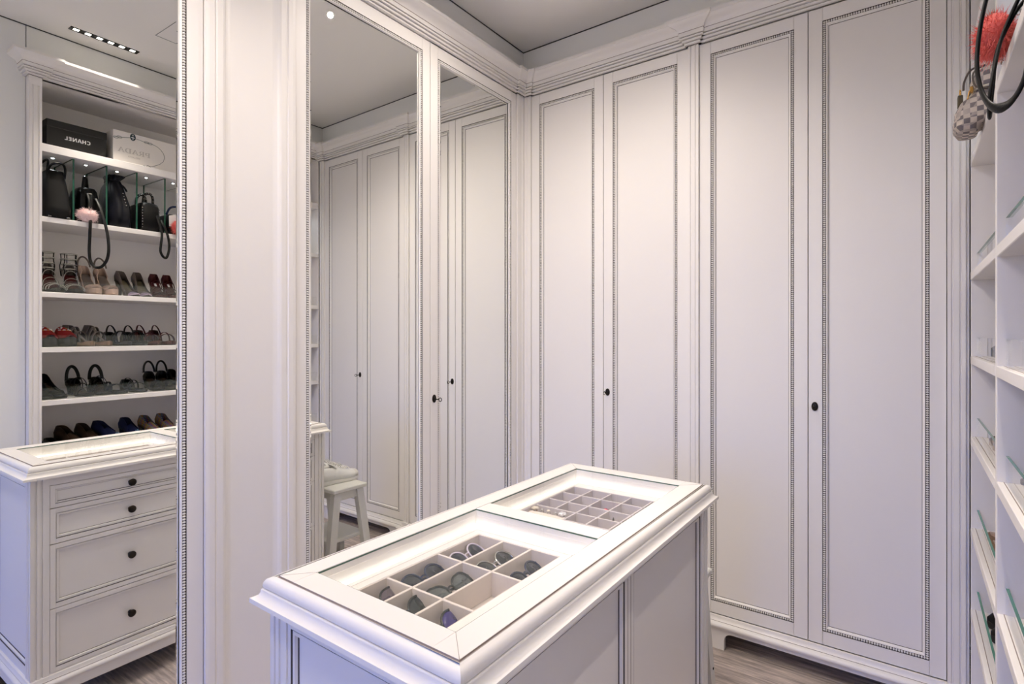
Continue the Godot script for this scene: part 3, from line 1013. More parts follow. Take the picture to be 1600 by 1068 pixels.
		for o in q[4]:
			f.xbox(w, x * Transform3D(Basis(), Vector3((at + o[0]) / 2, (0.15 + top) / 2, -0.009)), Vector3(o[0] - at, top - 0.15, 0.018), 0.0008)
			f.xbox(w, x * Transform3D(Basis(), Vector3((o[0] + o[1]) / 2, (top + 0.800) / 2, -0.009)), Vector3(o[1] - o[0], top - 0.800, 0.018), 0.0008)
			f.xbox(w, x * Transform3D(Basis(), Vector3((o[0] + o[1]) / 2, (0.15 + 0.185) / 2, -0.009)), Vector3(o[1] - o[0], 0.035, 0.018), 0.0008)
			f.frame(pan, o[0], 0.185, o[1], 0.800, x)
			f.xbox(w, x * Transform3D(Basis(), Vector3((o[0] + o[1]) / 2, 0.4925, -0.0145)), Vector3(o[1] - o[0] - 0.020, 0.595, 0.009), 0.0)
			at = o[1]
		f.xbox(w, x * Transform3D(Basis(), Vector3((at + q[3]) / 2, (0.15 + top) / 2, -0.009)), Vector3(q[3] - at, top - 0.15, 0.018), 0.0008)
		if q[4].size() > 1:
			f.xbox(gs, x * Transform3D(Basis(), Vector3(0.5475, 0.48, -0.0005)), Vector3(0.002, 0.64, 0.0016), 0.0)
			f.xbox(gs, x * Transform3D(Basis(), Vector3(0.5635, 0.48, -0.0005)), Vector3(0.002, 0.64, 0.0016), 0.0)
		ipart(q[0], f, t)
	# drawer side: two columns of four
	var f := Shape.new()
	var fx := bx0 + 0.0025
	f.box(w, Vector3(fx, 0.803, bz1 + 0.052), Vector3(fx + 0.02, top, bz0 - 0.052), 0.0008)
	f.box(w, Vector3(fx, 0.135, bz1 + 0.052), Vector3(fx + 0.02, 0.153, bz0 - 0.052), 0.0008)
	f.box(w, Vector3(fx, 0.153, -1.122), Vector3(fx + 0.02, 0.803, -1.103), 0.0008)
	f.box(M.dark_void, Vector3(fx + 0.0185, 0.14, bz1 + 0.052), Vector3(fx + 0.0195, 0.81, bz0 - 0.052), 0.0)
	ipart("drawer_frame", f, t)
	var ys := [0.803, 0.7225, 0.5985, 0.375, 0.153]
	for col in [[-0.6095, -1.1025], [-1.1225, -1.6155]]:
		for k in 4:
			var d := Shape.new()
			# local x runs along -z so that z points out (-x)
			var x := Transform3D(Basis(Vector3(0, 0, 1), Vector3.UP, Vector3(-1, 0, 0)), Vector3(fx - 0.001, 0, 0))
			var u0: float = col[1] + 0.001
			var u1: float = col[0] - 0.001
			var v0: float = ys[k + 1] + 0.0012
			var v1: float = ys[k] - 0.0012
			var m := 0.0165 if k > 0 else 0.0145
			for r in [[u0, v0, u0 + m, v1], [u1 - m, v0, u1, v1], [u0 + m, v0, u1 - m, v0 + m], [u0 + m, v1 - m, u1 - m, v1]]:
				d.xbox(w, x * Transform3D(Basis(), Vector3((r[0] + r[2]) / 2, (r[1] + r[3]) / 2, -0.009)), Vector3(r[2] - r[0], r[3] - r[1], 0.018), 0.0006)
			var pr := pan if k > 0 else [[g, 0.0, 0.0, 0.0008, -0.003, 0], [w, 0.0008, -0.003, 0.006, -0.004, 0], [g, 0.006, -0.004, 0.0072, -0.0075, 0]]
			d.frame(pr, u0 + m, v0 + m, u1 - m, v1 - m, x)
			var inn := 0.010 if k > 0 else 0.006
			var dz := -0.0142 if k > 0 else -0.0118
			d.xbox(w, x * Transform3D(Basis(), Vector3((u0 + u1) / 2, (v0 + v1) / 2, dz)), Vector3(u1 - u0 - 2 * m - 2 * inn, v1 - v0 - 2 * m - 2 * inn, 0.009), 0.0)
			var dr := ipart("drawer", d, t)
			var kb := Shape.new()
			var kx := x * Transform3D(Basis(Vector3.RIGHT, PI / 2), Vector3((u0 + u1) / 2, (v0 + v1) / 2, dz + 0.0045))
			kb.lathe(M.bronze, [Vector2(0.0001, 0.0), Vector2(0.0072, 0.0), Vector2(0.0065, 0.006), Vector2(0.006, 0.013), Vector2(0.0095, 0.016), Vector2(0.0135, 0.019), Vector2(0.0135, 0.0225), Vector2(0.0105, 0.0258), Vector2(0.005, 0.0272), Vector2(0.0001, 0.0275)], kx, 24)
			part("knob", kb, dr, "round dark bronze knob")
	# base moulding and feet
	var ring := [Vector2(bx0, bz0), Vector2(bx1, bz0), Vector2(bx1, bz1), Vector2(bx0, bz1)]
	b = Shape.new()
	b.sweep([[w, -0.004, 0.152, 0.004, 0.150, 0], [w, 0.004, 0.150, 0.006, 0.142, 8], [w, 0.006, 0.142, 0.009, 0.137, 8], [gs, 0.009, 0.137, 0.0085, 0.135, 0], [w, 0.0085, 0.135, 0.017, 0.132, 9], [w, 0.017, 0.132, 0.020, 0.126, 9], [w, 0.020, 0.126, 0.018, 0.120, 9], [g, 0.018, 0.120, 0.012, 0.118, 0], [w, 0.012, 0.118, -0.03, 0.118, 0]], ring, 1.0, true)
	for q in [[Transform3D(Basis(Vector3(0, 0, -1), Vector3.UP, Vector3(1, 0, 0)), Vector3(bx1, 0, bz0)), 1.111], [Transform3D(Basis(Vector3(0, 0, 1), Vector3.UP, Vector3(-1, 0, 0)), Vector3(bx0, 0, bz1)), 1.111], [Transform3D(Basis(), Vector3(bx0, 0, bz0)), 0.469], [Transform3D(Basis(Vector3(-1, 0, 0), Vector3.UP, Vector3(0, 0, -1)), Vector3(bx1, 0, bz1)), 0.469]]:
		var p := PackedVector2Array([Vector2(-0.012, 0), Vector2(-0.012, 0.120), Vector2(q[1] + 0.012, 0.120), Vector2(q[1] + 0.012, 0), Vector2(q[1] - 0.10, 0)])
		for k in 6: p.append(Vector2(q[1] - 0.10 - 0.03 + 0.03 * cos(PI / 2 * k / 5.0), 0.052 + 0.03 * sin(PI / 2 * k / 5.0)))
		for k in 6: p.append(Vector2(0.13 + 0.03 * cos(PI / 2 + PI / 2 * k / 5.0), 0.052 + 0.03 * sin(PI / 2 + PI / 2 * k / 5.0)))
		p.append(Vector2(0.10, 0))
		b.prism(w, p, q[0] * Transform3D(Basis(), Vector3(0, 0, 0.012)), 0.018)
	ipart("plinth", b, t)
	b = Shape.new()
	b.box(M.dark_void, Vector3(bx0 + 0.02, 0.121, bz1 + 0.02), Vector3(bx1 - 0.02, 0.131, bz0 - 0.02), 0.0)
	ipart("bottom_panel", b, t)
	b = Shape.new()
	b.box(w, Vector3(bx0 + 0.022, 0.730, bz1 + 0.02), Vector3(bx1 - 0.02, 0.740, bz0 - 0.02), 0.0)
	ipart("tray_floor", b, t)
	# the two jewellery drawers under the glass: lined well, ledge, dividers, light strips
	for k in 2:
		var z0: float = gl[k][0] + 0.006
		var z1: float = gl[k][1] - 0.006
		var x0 := gx0 - 0.006
		var x1 := gx1 + 0.006
		var well := Shape.new()
		for r in [[x0 - 0.006, z1, x0, z0], [x1, z1, x1 + 0.006, z0], [x0 - 0.006, z0, x1 + 0.006, z0 + 0.006], [x0 - 0.006, z1 - 0.006, x1 + 0.006, z1]]:
			well.box(w, Vector3(r[0], TRAY - 0.07, r[1]), Vector3(r[2], y0, r[3]), 0.0)
		ipart("well", well, t)
		var li := [-0.865, -0.6305, -0.660, -1.047] if k == 0 else [-0.885, -0.5765, -1.190, -1.5555]
		var led := Shape.new()
		var xs0: float = li[0]
		var xs1: float = li[1]
		var zs0: float = li[2]
		var zs1: float = li[3]
		var tr := Shape.new()
		for r in [[x0, zs1, xs0, zs0], [xs1, zs1, x1, zs0], [x0, zs0, x1, z0], [x0, z1, x1, zs1]]:
			tr.box(w, Vector3(r[0], TRAY - 0.012, r[1]), Vector3(r[2], TRAY, r[3]), 0.0008)
		var vm = M.velvet if k == 0 else M.velvet_grey
		tr.frame([[gs, 0.0, TRAY + 0.0002, 0.0009, TRAY + 0.0002, 0]], x0 + 0.026, -(z0 - 0.026), x1 - 0.026, -(z1 + 0.026), Transform3D(Basis(Vector3.RIGHT, -PI / 2), Vector3.ZERO))
		var tray := ipart("tray", tr, t, "lit white ledge of a jewellery drawer")
		var lin := Shape.new()
		var fl := TRAY - 0.052 if k == 0 else TRAY - 0.034
		lin.box(vm, Vector3(xs0 - 0.004, fl - 0.006, zs1 - 0.004), Vector3(xs1 + 0.004, fl, zs0 + 0.004), 0.0)
		for r in [[xs0, zs1, xs0 + 0.003, zs0], [xs1 - 0.003, zs1, xs1, zs0], [xs0, zs0 - 0.003, xs1, zs0], [xs0, zs1, xs1, zs1 + 0.003]]:
			lin.box(vm, Vector3(r[0], fl, r[1]), Vector3(r[2], TRAY - 0.001, r[3]), 0.0008)
		part("lining", lin, tray)
		var dv := []
		if k == 0:
			for x in [-0.7905, -0.7095]: dv.append([x - 0.003, zs1, x + 0.003, zs0])
			for z in [-0.7525, -0.9005]: dv.append([xs0, z - 0.003, xs1, z + 0.003])
		else:
			for x in [-0.7525, -0.6865, -0.6205]: dv.append([x - 0.0025, zs1, x + 0.0025, zs0])
			dv.append([-0.8215, zs1, -0.8165, -1.334])
			for z in [-1.484, -1.4035, -1.332]: dv.append([xs0, z - 0.0025, xs1, z + 0.0025])
			dv.append([-0.75, -1.2675, xs1, -1.2625])
		for r in dv:
			var ds := Shape.new()
			ds.box(vm, Vector3(r[0], fl, r[1]), Vector3(r[2], TRAY - 0.002, r[3]), 0.0008)
			part("divider", ds, tray)
		# light strips lying on the ledge along the foot of the walls
		for r in [[x0 + 0.001, z1 + 0.016, x0 + 0.013, z0 - 0.016], [x1 - 0.013, z1 + 0.016, x1 - 0.001, z0 - 0.016], [x0 + 0.001, z0 - 0.013, x1 - 0.001, z0 - 0.001], [x0 + 0.001, z1 + 0.001, x1 - 0.001, z1 + 0.013]]:
			led = Shape.new()
			led.box(M.led_strip_glow, Vector3(r[0], TRAY + 0.0002, minf(r[1], r[3])), Vector3(r[2], TRAY + 0.003, maxf(r[1], r[3])), 0.0006)
			ipart("led_strip", led, t)
			var al := AreaLight3D.new()
			al.name = "strip_light"
			t.add_child(al, true)
			al.area_size = Vector2(r[2] - r[0], absf(r[3] - r[1]))
			al.position = Vector3((r[0] + r[2]) / 2, TRAY + 0.0042, (r[1] + r[3]) / 2) - IB
			al.rotation.x = PI / 2
			al.area_normalize_energy = true
			al.light_color = Color(1.0, 0.96, 0.90)
			al.light_energy = STRIP_E
			al.area_range = 3.0
			al.shadow_enabled = true

const STRIP_E := 0.0008

# ---------------------------------------------------------------- boxes on the top shelf
func lettering(parent: Node3D, called: String, text: String, font: String, weight: int, height: float, width: float, at: Vector3, m, label := "") -> void:
	var f := SystemFont.new()
	f.font_names = PackedStringArray([font])
	f.font_weight = weight
	var tm := TextMesh.new()
	tm.text = text
	tm.font = f
	tm.font_size = 64
	tm.pixel_size = 0.001
	tm.depth = 0.02
	tm.curve_step = 2.0
	var bb := tm.get_aabb()
	var o := MeshInstance3D.new()
	o.name = called
	o.mesh = tm
	tm.material = m
	parent.add_child(o, true)
	var s := Vector3(width / bb.size.x, height / bb.size.y, 0.02)
	o.basis = Basis(Vector3.UP, -PI / 2) * Basis.from_scale(s)
	o.position = at - o.basis * bb.get_center()
	if label: o.set_meta("label", label)

func top_boxes() -> void:
	var base := Vector3(0.205, TOP_SHELF, -1.052)
	var t := thing("shoe_box", "black lidded box with white capital lettering on the top shelf", "box", base)
	var b := Shape.new()
	b.box(M.card_black, Vector3(0.002, 0.0005, -0.130), Vector3(0.20, 0.110, 0.130), 0.001)
	part("box_body", b, t)
	b = Shape.new()
	b.box(M.card_black, Vector3(0.0, 0.107, -0.132), Vector3(0.202, 0.145, 0.132), 0.0015)
	part("lid", b, t)
	lettering(t, "lettering", "CHANEL", "Droid Sans", 700, 0.0195, 0.112, Vector3(0.0012, 0.066, 0.0), M.print_white, "white lettering")
	base = Vector3(0.205, TOP_SHELF, -1.396)
	t = thing("gift_box", "wide white box printed with a crest and a chain, on the top shelf", "box", base)
	b = Shape.new()
	b.box(M.card_white, Vector3(0.0, 0.0005, -0.183), Vector3(0.23, 0.180, 0.183), 0.0015)
	part("box_body", b, t)
	lettering(t, "lettering", "PRADA", "Droid Serif", 400, 0.026, 0.165, Vector3(-0.0002, 0.077, 0.080), M.print_grey, "pale grey lettering")
	lettering(t, "lettering", "MILANO", "Droid Serif", 400, 0.0085, 0.060, Vector3(-0.0002, 0.046, 0.080), M.print_grey, "small pale grey lettering")
	b = Shape.new()
	var pts := []
	for q in [[-1.213, 2.414], [-1.235, 2.421], [-1.254, 2.424], [-1.28, 2.430], [-1.30, 2.436]]: pts.append(Vector3(-0.0004, q[1] - TOP_SHELF, q[0] + 1.396))
	b.tube(M.print_mid, pts, 0.0013, 6)
	pts = []
	for q in [[-1.32, 2.436], [-1.345, 2.433], [-1.37, 2.430], [-1.413, 2.427], [-1.435, 2.421], [-1.455, 2.408], [-1.47, 2.388], [-1.475, 2.367], [-1.468, 2.342], [-1.448, 2.321], [-1.425, 2.307], [-1.407, 2.298], [-1.385, 2.290], [-1.367, 2.286]]: pts.append(Vector3(-0.0004, q[1] - TOP_SHELF, q[0] + 1.396))
	b.tube(M.print_mid, pts, 0.0013, 6)
	part("printed_chain", b, t)
	for q in [[-1.225, 2.417, 0.1], [-1.243, 2.423, 0.1], [-1.378, 2.430, -0.05], [-1.398, 2.428, -0.05], [-1.372, 2.286, 0.4], [-1.392, 2.292, 0.4]]:
		b = Shape.new()
		var ring := []
		for j in 14:
			var v := Vector2(cos(TAU * j / 14) * 0.012, sin(TAU * j / 14) * 0.0055).rotated(q[2])
			ring.append(Vector3(-0.0005, q[1] - TOP_SHELF + v.y, q[0] + 1.396 + v.x))
		b.tube(M.print_mid, ring, 0.0012, 6, true)
		part("printed_link", b, t)
	b = Shape.new()
	var cz := -1.309 + 1.396
	var cy := 2.436 - TOP_SHELF
	var shield := PackedVector2Array([Vector2(-0.014, 0.013), Vector2(0.014, 0.013), Vector2(0.0145, -0.002), Vector2(0.009, -0.012), Vector2(0.0, -0.018), Vector2(-0.009, -0.012), Vector2(-0.0145, -0.002)])
	var face := Transform3D(Basis(Vector3(0, 0, 1), Vector3.UP, Vector3(-1, 0, 0)), Vector3(-0.0008, cy, cz))
	b.prism(M.print_dark, shield, face, 0.0008)
	for q in [[-0.007, 0.017], [0.0, 0.021], [0.007, 0.017]]:
		b.lathe(M.print_dark, [Vector2(0.0001, 0.0), Vector2(0.0042, 0.0), Vector2(0.0042, 0.0008), Vector2(0.0001, 0.0009)], face * Transform3D(Basis(Vector3.RIGHT, PI / 2), Vector3(q[0], q[1], -0.0004)), 10)
	b.xbox(M.print_white, face * Transform3D(Basis(), Vector3(0, -0.002, 0.0001)), Vector3(0.0028, 0.019, 0.0008), 0.0)
	b.xbox(M.print_white, face * Transform3D(Basis(), Vector3(0, 0.001, 0.0001)), Vector3(0.018, 0.0028, 0.0008), 0.0)
	part("printed_crest", b, t, "dark printed crest")

# ---------------------------------------------------------------- bags
func soft_ring(c: Vector3, hx: float, hz: float, e := 0.5, n := 28) -> PackedVector3Array:
	var r := PackedVector3Array()
	for j in n:
		var a := TAU * j / n
		r.append(c + Vector3(hx * signf(cos(a)) * pow(absf(cos(a)), e), 0, hz * signf(sin(a)) * pow(absf(sin(a)), e)))
	return r

func arc(a: Vector3, b: Vector3, lift: Vector3, n := 14) -> Array:
	var out := []
	for k in n + 1:
		var t := float(k) / n
		out.append(a.lerp(b, t) + lift * pow(sin(PI * t), 0.7))
	return out

func smooth_path(p: Array, per := 6) -> Array:
	var out := []
	for i in p.size() - 1:
		var a: Vector3 = p[max(i - 1, 0)]
		var b: Vector3 = p[i]
		var c: Vector3 = p[i + 1]
		var d: Vector3 = p[min(i + 2, p.size() - 1)]
		for k in per: out.append(b.cubic_interpolate(c, a, d, float(k) / per))
	out.append(p[-1])
	return out

func fur_ball(called: String, label: String, at: Vector3, r: float, m, squash: Vector3, seed_: int) -> Node3D:
	var t := thing(called, label, "bag charm", at)
	var rng := RandomNumberGenerator.new()
	rng.seed = seed_
	var b := Shape.new()
	var prof := []
	for k in 9: prof.append(Vector2(maxf(0.0002, sin(PI * k / 8) * r * 0.84), r - cos(PI * k / 8) * r * 0.84))
	b.lathe(m, prof, Transform3D(Basis.from_scale(squash), Vector3.ZERO), 14)
	part("core", b, t)
	b = Shape.new()
	for i in 2600:
		var d := Vector3(rng.randfn(), rng.randfn(), rng.randfn()).normalized()
		var s := (d * r * 0.74) * squash
		var e := (d + Vector3(rng.randfn(), rng.randfn() - 0.5, rng.randfn()) * 0.20) * r * rng.randf_range(0.84, 0.97) * squash
		var o := Vector3(0, r, 0)
		var side := d.cross(Vector3(0.3, 1, 0.2)).normalized() * r * 0.022
		var s2 := d.cross(side).normalized() * r * 0.022
		b.emit(m, PackedVector3Array([o + s + side, o + s - side * 0.5 + s2, o + e, o + s - side * 0.5 + s2, o + s - side * 0.5 - s2, o + e, o + s - side * 0.5 - s2, o + s + side, o + e]), FLAT)
	var f := part("fur", b, t)
	f.set_meta("kind", "stuff")
	return t

func bags() -> void:
	var y := BAG_FLOOR
	# tall black tote at the near end
	var t := thing("tote_bag", "tall black leather tote with a looped handle at the near end of the bag shelf", "handbag", Vector3(0.275, y, -0.957), 0.0, "")
	var b := Shape.new()
	var L = M.black_leather
	var rings := []
	for q in [[0.004, 0.112, 0.055, 0.0], [0.010, 0.118, 0.061, 0.0], [0.06, 0.115, 0.060, 0.0], [0.14, 0.106, 0.052, 0.004], [0.20, 0.098, 0.044, 0.008], [0.245, 0.094, 0.038, 0.010], [0.25, 0.090, 0.034, 0.010], [0.235, 0.086, 0.030, 0.010]]:
		rings.append(soft_ring(Vector3(q[3], q[0], 0), q[1], q[2], 0.28))
	b.loft(L, rings, true, true, 1)
	part("body", b, t)
	for s in [-1, 1]:
		b = Shape.new()
		b.tube(L, smooth_path([Vector3(-0.075, 0.215, 0.036 * s), Vector3(-0.078, 0.26, 0.034 * s), Vector3(-0.055, 0.30, 0.026 * s), Vector3(0.0, 0.312, 0.022 * s), Vector3(0.055, 0.30, 0.026 * s), Vector3(0.078, 0.26, 0.034 * s), Vector3(0.075, 0.215, 0.036 * s)]) if s > 0 else smooth_path([Vector3(-0.075, 0.215, -0.036), Vector3(-0.10, 0.258, -0.032), Vector3(-0.128, 0.277, -0.012), Vector3(-0.138, 0.272, 0.02), Vector3(-0.12, 0.262, 0.034), Vector3(-0.098, 0.247, 0.036)]), 0.0055, 10)
		part("handle", b, t)
	b = Shape.new()
	b.tube(L, smooth_path([Vector3(-0.111, 0.012, 0.045), Vector3(-0.103, 0.10, 0.040), Vector3(-0.090, 0.19, 0.032), Vector3(-0.083, 0.243, 0.026)]), 0.0018, 6)
	b.tube(L, smooth_path([Vector3(-0.111, 0.012, -0.045), Vector3(-0.103, 0.10, -0.040), Vector3(-0.090, 0.19, -0.032), Vector3(-0.083, 0.243, -0.026)]), 0.0018, 6)
	part("piping", b, t)
	for z in [0.036, -0.040]:
		b = Shape.new()
		b.box(M.steel, Vector3(-0.121, 0.004, z - 0.007), Vector3(-0.112, 0.009, z + 0.007), 0.001)
		part("metal_foot", b, t)
	# smaller black bag with a short handle and a long hanging strap
	t = thing("handbag", "small black leather bag with a rolled top handle behind the pink pompom", "handbag", Vector3(0.275, y, -1.099))
	b = Shape.new()
	rings = []
	for q in [[0.0, 0.085, 0.046], [0.008, 0.092, 0.052], [0.07, 0.094, 0.054], [0.14, 0.086, 0.050], [0.178, 0.078, 0.044], [0.192, 0.070, 0.036], [0.196, 0.05, 0.02]]:
		rings.append(soft_ring(Vector3(0, q[0], 0), q[1], q[2], 0.42))
	b.loft(M.black_patent, rings, true, true, 1)
	part("body", b, t)
	b = Shape.new()
	b.tube(M.black_patent, smooth_path([Vector3(-0.045, 0.185, 0.016), Vector3(-0.052, 0.225, 0.015), Vector3(-0.040, 0.252, 0.008), Vector3(-0.018, 0.258, -0.004), Vector3(0.004, 0.236, -0.014), Vector3(0.008, 0.19, -0.02)]), 0.0085, 12)
	part("handle", b, t)
	b = Shape.new()
	b.box(M.steel, Vector3(-0.0965, 0.155, -0.008), Vector3(-0.084, 0.160, 0.012), 0.001)
	b.lathe(M.steel, [Vector2(0.0001, 0), Vector2(0.004, 0.0), Vector2(0.003, 0.003), Vector2(0.0001, 0.004)], Transform3D(rot(Vector3(0, 0, 1), 90), Vector3(-0.0945, 0.085, 0.0)), 10)
	part("clasp", b, t)
	b = Shape.new()
	var st := []
	for q in [[0.182, 2.070, -1.088], [0.160, 2.02, -1.090], [0.147, 1.93, -1.089], [0.142, 1.85, -1.085], [0.138, 1.76, -1.081], [0.134, 1.705, -1.086], [0.120, 1.676, -1.102], [0.103, 1.679, -1.124], [0.090, 1.715, -1.143], [0.085, 1.77, -1.150], [0.094, 1.85, -1.148], [0.118, 1.94, -1.138], [0.150, 2.01, -1.130], [0.185, 2.05, -1.126]]:
		st.append(Vector3(q[0], q[1], q[2]) - Vector3(0.275, y, -1.099))
	b.tube(L, smooth_path(st), 0.0075, 10, false, 0.42, Vector3.RIGHT)
	part("shoulder_strap", b, t, "long black strap hanging over the shelf edge")
	fur_ball("fur_pompom", "pale pink fur pompom on the bag shelf between two black bags", Vector3(0.168, y - 0.004, -1.082), 0.043, M.pink_fur, Vector3(1, 0.9, 1.1), 3)
	# tall slouchy navy bag
	t = thing("bucket_bag", "tall slouchy navy leather bag gathered at the top", "handbag", Vector3(0.29, y, -1.247))
	b = Shape.new()
	rings = []
	var rng := RandomNumberGenerator.new()
	rng.seed = 8
	for q in [[0.0, 0.105, 0.052, 0.0], [0.012, 0.115, 0.060, 0.0], [0.07, 0.115, 0.061, 0.0], [0.13, 0.106, 0.056, -0.002], [0.19, 0.090, 0.047, 0.006], [0.235, 0.072, 0.036, 0.012], [0.262, 0.052, 0.024, 0.012], [0.275, 0.054, 0.026, 0.008], [0.298, 0.070, 0.040, 0.0], [0.292, 0.060, 0.032, 0.0]]:
		var r := soft_ring(Vector3(0, q[0], q[3]), q[1], q[2], 0.6, 36)
		for j in r.size():                          # folds deepen towards the gathered neck
			var f: float = 1.0 + 0.055 * sin(j * TAU / 36 * 9 + q[0] * 3.0) * clampf(q[0] / 0.12, 0.1, 1.0) + rng.randfn() * 0.006
			r[j] = Vector3(r[j].x * f, r[j].y + rng.randfn() * 0.001, (r[j].z - q[3]) * f + q[3])
		rings.append(r)
	b.loft(M.navy_leather, rings, true, true, 1)
	part("body", b, t)
	b = Shape.new()
	var ring := []
	for j in 20: ring.append(Vector3(0.056 * cos(TAU * j / 20), 0.266, 0.0275 * sin(TAU * j / 20) + 0.012))
	b.tube(M.navy_leather, ring, 0.0045, 8, true)
	b.tube(M.navy_leather, smooth_path([Vector3(-0.056, 0.266, -0.008), Vector3(-0.072, 0.23, -0.016), Vector3(-0.092, 0.17, -0.026), Vector3(-0.104, 0.12, -0.03)]), 0.004, 8)
	b.tube(M.navy_leather, smooth_path([Vector3(0.0, 0.275, -0.014), Vector3(-0.02, 0.25, -0.040), Vector3(-0.02, 0.225, -0.057)]), 0.005, 8)
	part("drawstring", b, t)
	b = Shape.new()
	for k in 5: b.lathe(M.steel, [Vector2(0.0001, 0), Vector2(0.004, 0.001), Vector2(0.003, 0.004), Vector2(0.0001, 0.005)], Transform3D(rot(Vector3(0, 0, 1), 90), Vector3(-0.092 - 0.003 * k, 0.195 - 0.017 * k, -0.010 - 0.003 * k)), 8)
	part("stud", b, t).set_meta("kind", "stuff")
	# black bag with studded handles
	t = thing("handbag", "boxy black leather bag with silver-studded handles", "handbag", Vector3(0.28, y, -1.394))
	b = Shape.new()
	rings = []
	for q in [[0.0, 0.092, 0.048], [0.006, 0.098, 0.053], [0.09, 0.098, 0.054], [0.145, 0.094, 0.051], [0.162, 0.088, 0.045], [0.170, 0.074, 0.032], [0.172, 0.04, 0.01]]:
		rings.append(soft_ring(Vector3(0, q[0], 0), q[1], q[2], 0.3))
	b.loft(L, rings, true, true, 1)
	part("body", b, t)
	for q in [[-0.055, -0.012, 0.0], [0.012, 0.035, 0.01]]:
		b = Shape.new()
		var path := smooth_path([Vector3(q[0], 0.15, -0.025 + q[2]), Vector3(q[0], 0.20, -0.026 + q[2]), Vector3(q[0] - 0.004, 0.224, -0.014 + q[2]), Vector3(q[0] - 0.004, 0.224, 0.008 + q[2]), Vector3(q[0], 0.20, 0.022 + q[2]), Vector3(q[0], 0.14, 0.026 + q[2])])
		b.tube(L, path, 0.0075, 10, false, 0.5, Vector3.RIGHT)
		var h := part("handle", b, t)
		b = Shape.new()
		for k in range(1, path.size() - 1, 3): b.lathe(M.steel, [Vector2(0.0001, 0), Vector2(0.0034, 0.0005), Vector2(0.0024, 0.003), Vector2(0.0001, 0.0036)], Transform3D(rot(Vector3(0, 0, 1), 90), path[k] + Vector3(-0.0036, 0, 0)), 8)
		part("stud", b, h).set_meta("kind", "stuff")
	b = Shape.new()
	for s in [-1, 1]:
		for k in 8: b.lathe(M.steel, [Vector2(0.0001, 0), Vector2(0.0034, 0.0005), Vector2(0.0024, 0.003), Vector2(0.0001, 0.0036)], Transform3D(rot(Vector3(0, 0, 1), 90), Vector3(-0.0955, 0.022 + 0.016 * k, 0.044 * s)), 8)
	part("stud", b, t).set_meta("kind", "stuff")
	b = Shape.new()
	st = []
	for q in [[0.19, 2.02, -1.425], [0.165, 1.97, -1.428], [0.142, 1.905, -1.434], [0.130, 1.84, -1.424], [0.124, 1.795, -1.420], [0.125, 1.766, -1.438], [0.128, 1.772, -1.456], [0.133, 1.83, -1.470], [0.140, 1.90, -1.464], [0.165, 1.96, -1.452], [0.19, 1.99, -1.448]]:
		st.append(Vector3(q[0], q[1], q[2]) - Vector3(0.28, y, -1.394))
	b.tube(L, smooth_path(st), 0.0072, 10, false, 0.5, Vector3.RIGHT)
	part("shoulder_strap", b, t, "black strap in a teardrop loop below the shelf")
	# black, white and blue bag with the coral pompom
	t = thing("handbag", "low black bag with a white flap and blue trim beside the coral pompom", "handbag", Vector3(0.29, y, -1.545))
	b = Shape.new()
	rings = []
	for q in [[0.0, 0.095, 0.055], [0.008, 0.102, 0.062], [0.07, 0.100, 0.062], [0.11, 0.09, 0.055], [0.128, 0.07, 0.04], [0.132, 0.04, 0.02]]:
		rings.append(soft_ring(Vector3(0, q[0], 0), q[1], q[2], 0.4))
	b.loft(L, rings, true, true, 1)
	part("body", b, t)
	b = Shape.new()
	b.prism(M.white_leather, PackedVector2Array([Vector2(-0.045, 0.06), Vector2(0.052, 0.05), Vector2(0.05, 0.115), Vector2(0.0, 0.132)]), Transform3D(Basis(Vector3(0, 0, 1), Vector3(0.12, 1, 0).normalized(), Vector3(-1, 0.12, 0).normalized()), Vector3(-0.1115, 0, 0)), 0.004)
	part("flap", b, t)
	b = Shape.new()
	b.tube(M.acetate_blue, smooth_path([Vector3(-0.06, 0.125, -0.04), Vector3(-0.075, 0.165, -0.02), Vector3(-0.07, 0.178, 0.0), Vector3(-0.06, 0.165, 0.03), Vector3(-0.05, 0.125, 0.045)]), 0.006, 10)
	part("handle", b, t)
	b = Shape.new()
	var links := smooth_path([Vector3(-0.10, 0.11, -0.05), Vector3(-0.125, 0.09, -0.058), Vector3(-0.135, 0.05, -0.06), Vector3(-0.128, 0.01, -0.06)], 5)
	for k in links.size():
		var rr := []
		for j in 10:
			var v := Vector3(0, 0.0055 * sin(TAU * j / 10), 0.0034 * cos(TAU * j / 10))
			rr.append(links[k] + (Basis(Vector3.UP, (PI / 2 if k % 2 else 0.0)) * v))
		b.tube(M.steel, rr, 0.0011, 6, true)
	part("chain", b, t).set_meta("kind", "stuff")
	fur_ball("fur_pompom", "coral red fur pompom hanging over the edge of the bag shelf", Vector3(0.142, y - 0.004, -1.535), 0.048, M.coral_fur, Vector3(0.8, 1.05, 1.0), 5)
	# small checked canvas bag in the far bay with a padlock
	t = thing("checked_bag", "small grey and cream checked canvas bag with a brass padlock", "handbag", Vector3(0.212, y, -1.985))
	b = Shape.new()
	rings = []
	for q in [[-0.034, 0.010, 0.030, -0.082], [-0.031, 0.022, 0.048, -0.086], [-0.016, 0.029, 0.058, -0.088], [0.002, 0.052, 0.062, -0.066], [0.008, 0.100, 0.063, -0.016], [0.03, 0.108, 0.063, -0.006], [0.055, 0.102, 0.061, 0.0], [0.073, 0.090, 0.054, 0.008], [0.078, 0.087, 0.052, 0.010], [0.083, 0.088, 0.053, 0.010], [0.105, 0.092, 0.056, 0.010], [0.130, 0.086, 0.050, 0.014], [0.148, 0.072, 0.036, 0.020], [0.157, 0.052, 0.018, 0.024], [0.159, 0.035, 0.005, 0.026]]:
		rings.append(soft_ring(Vector3(q[3], q[0], 0), q[1], q[2], 0.7, 40))
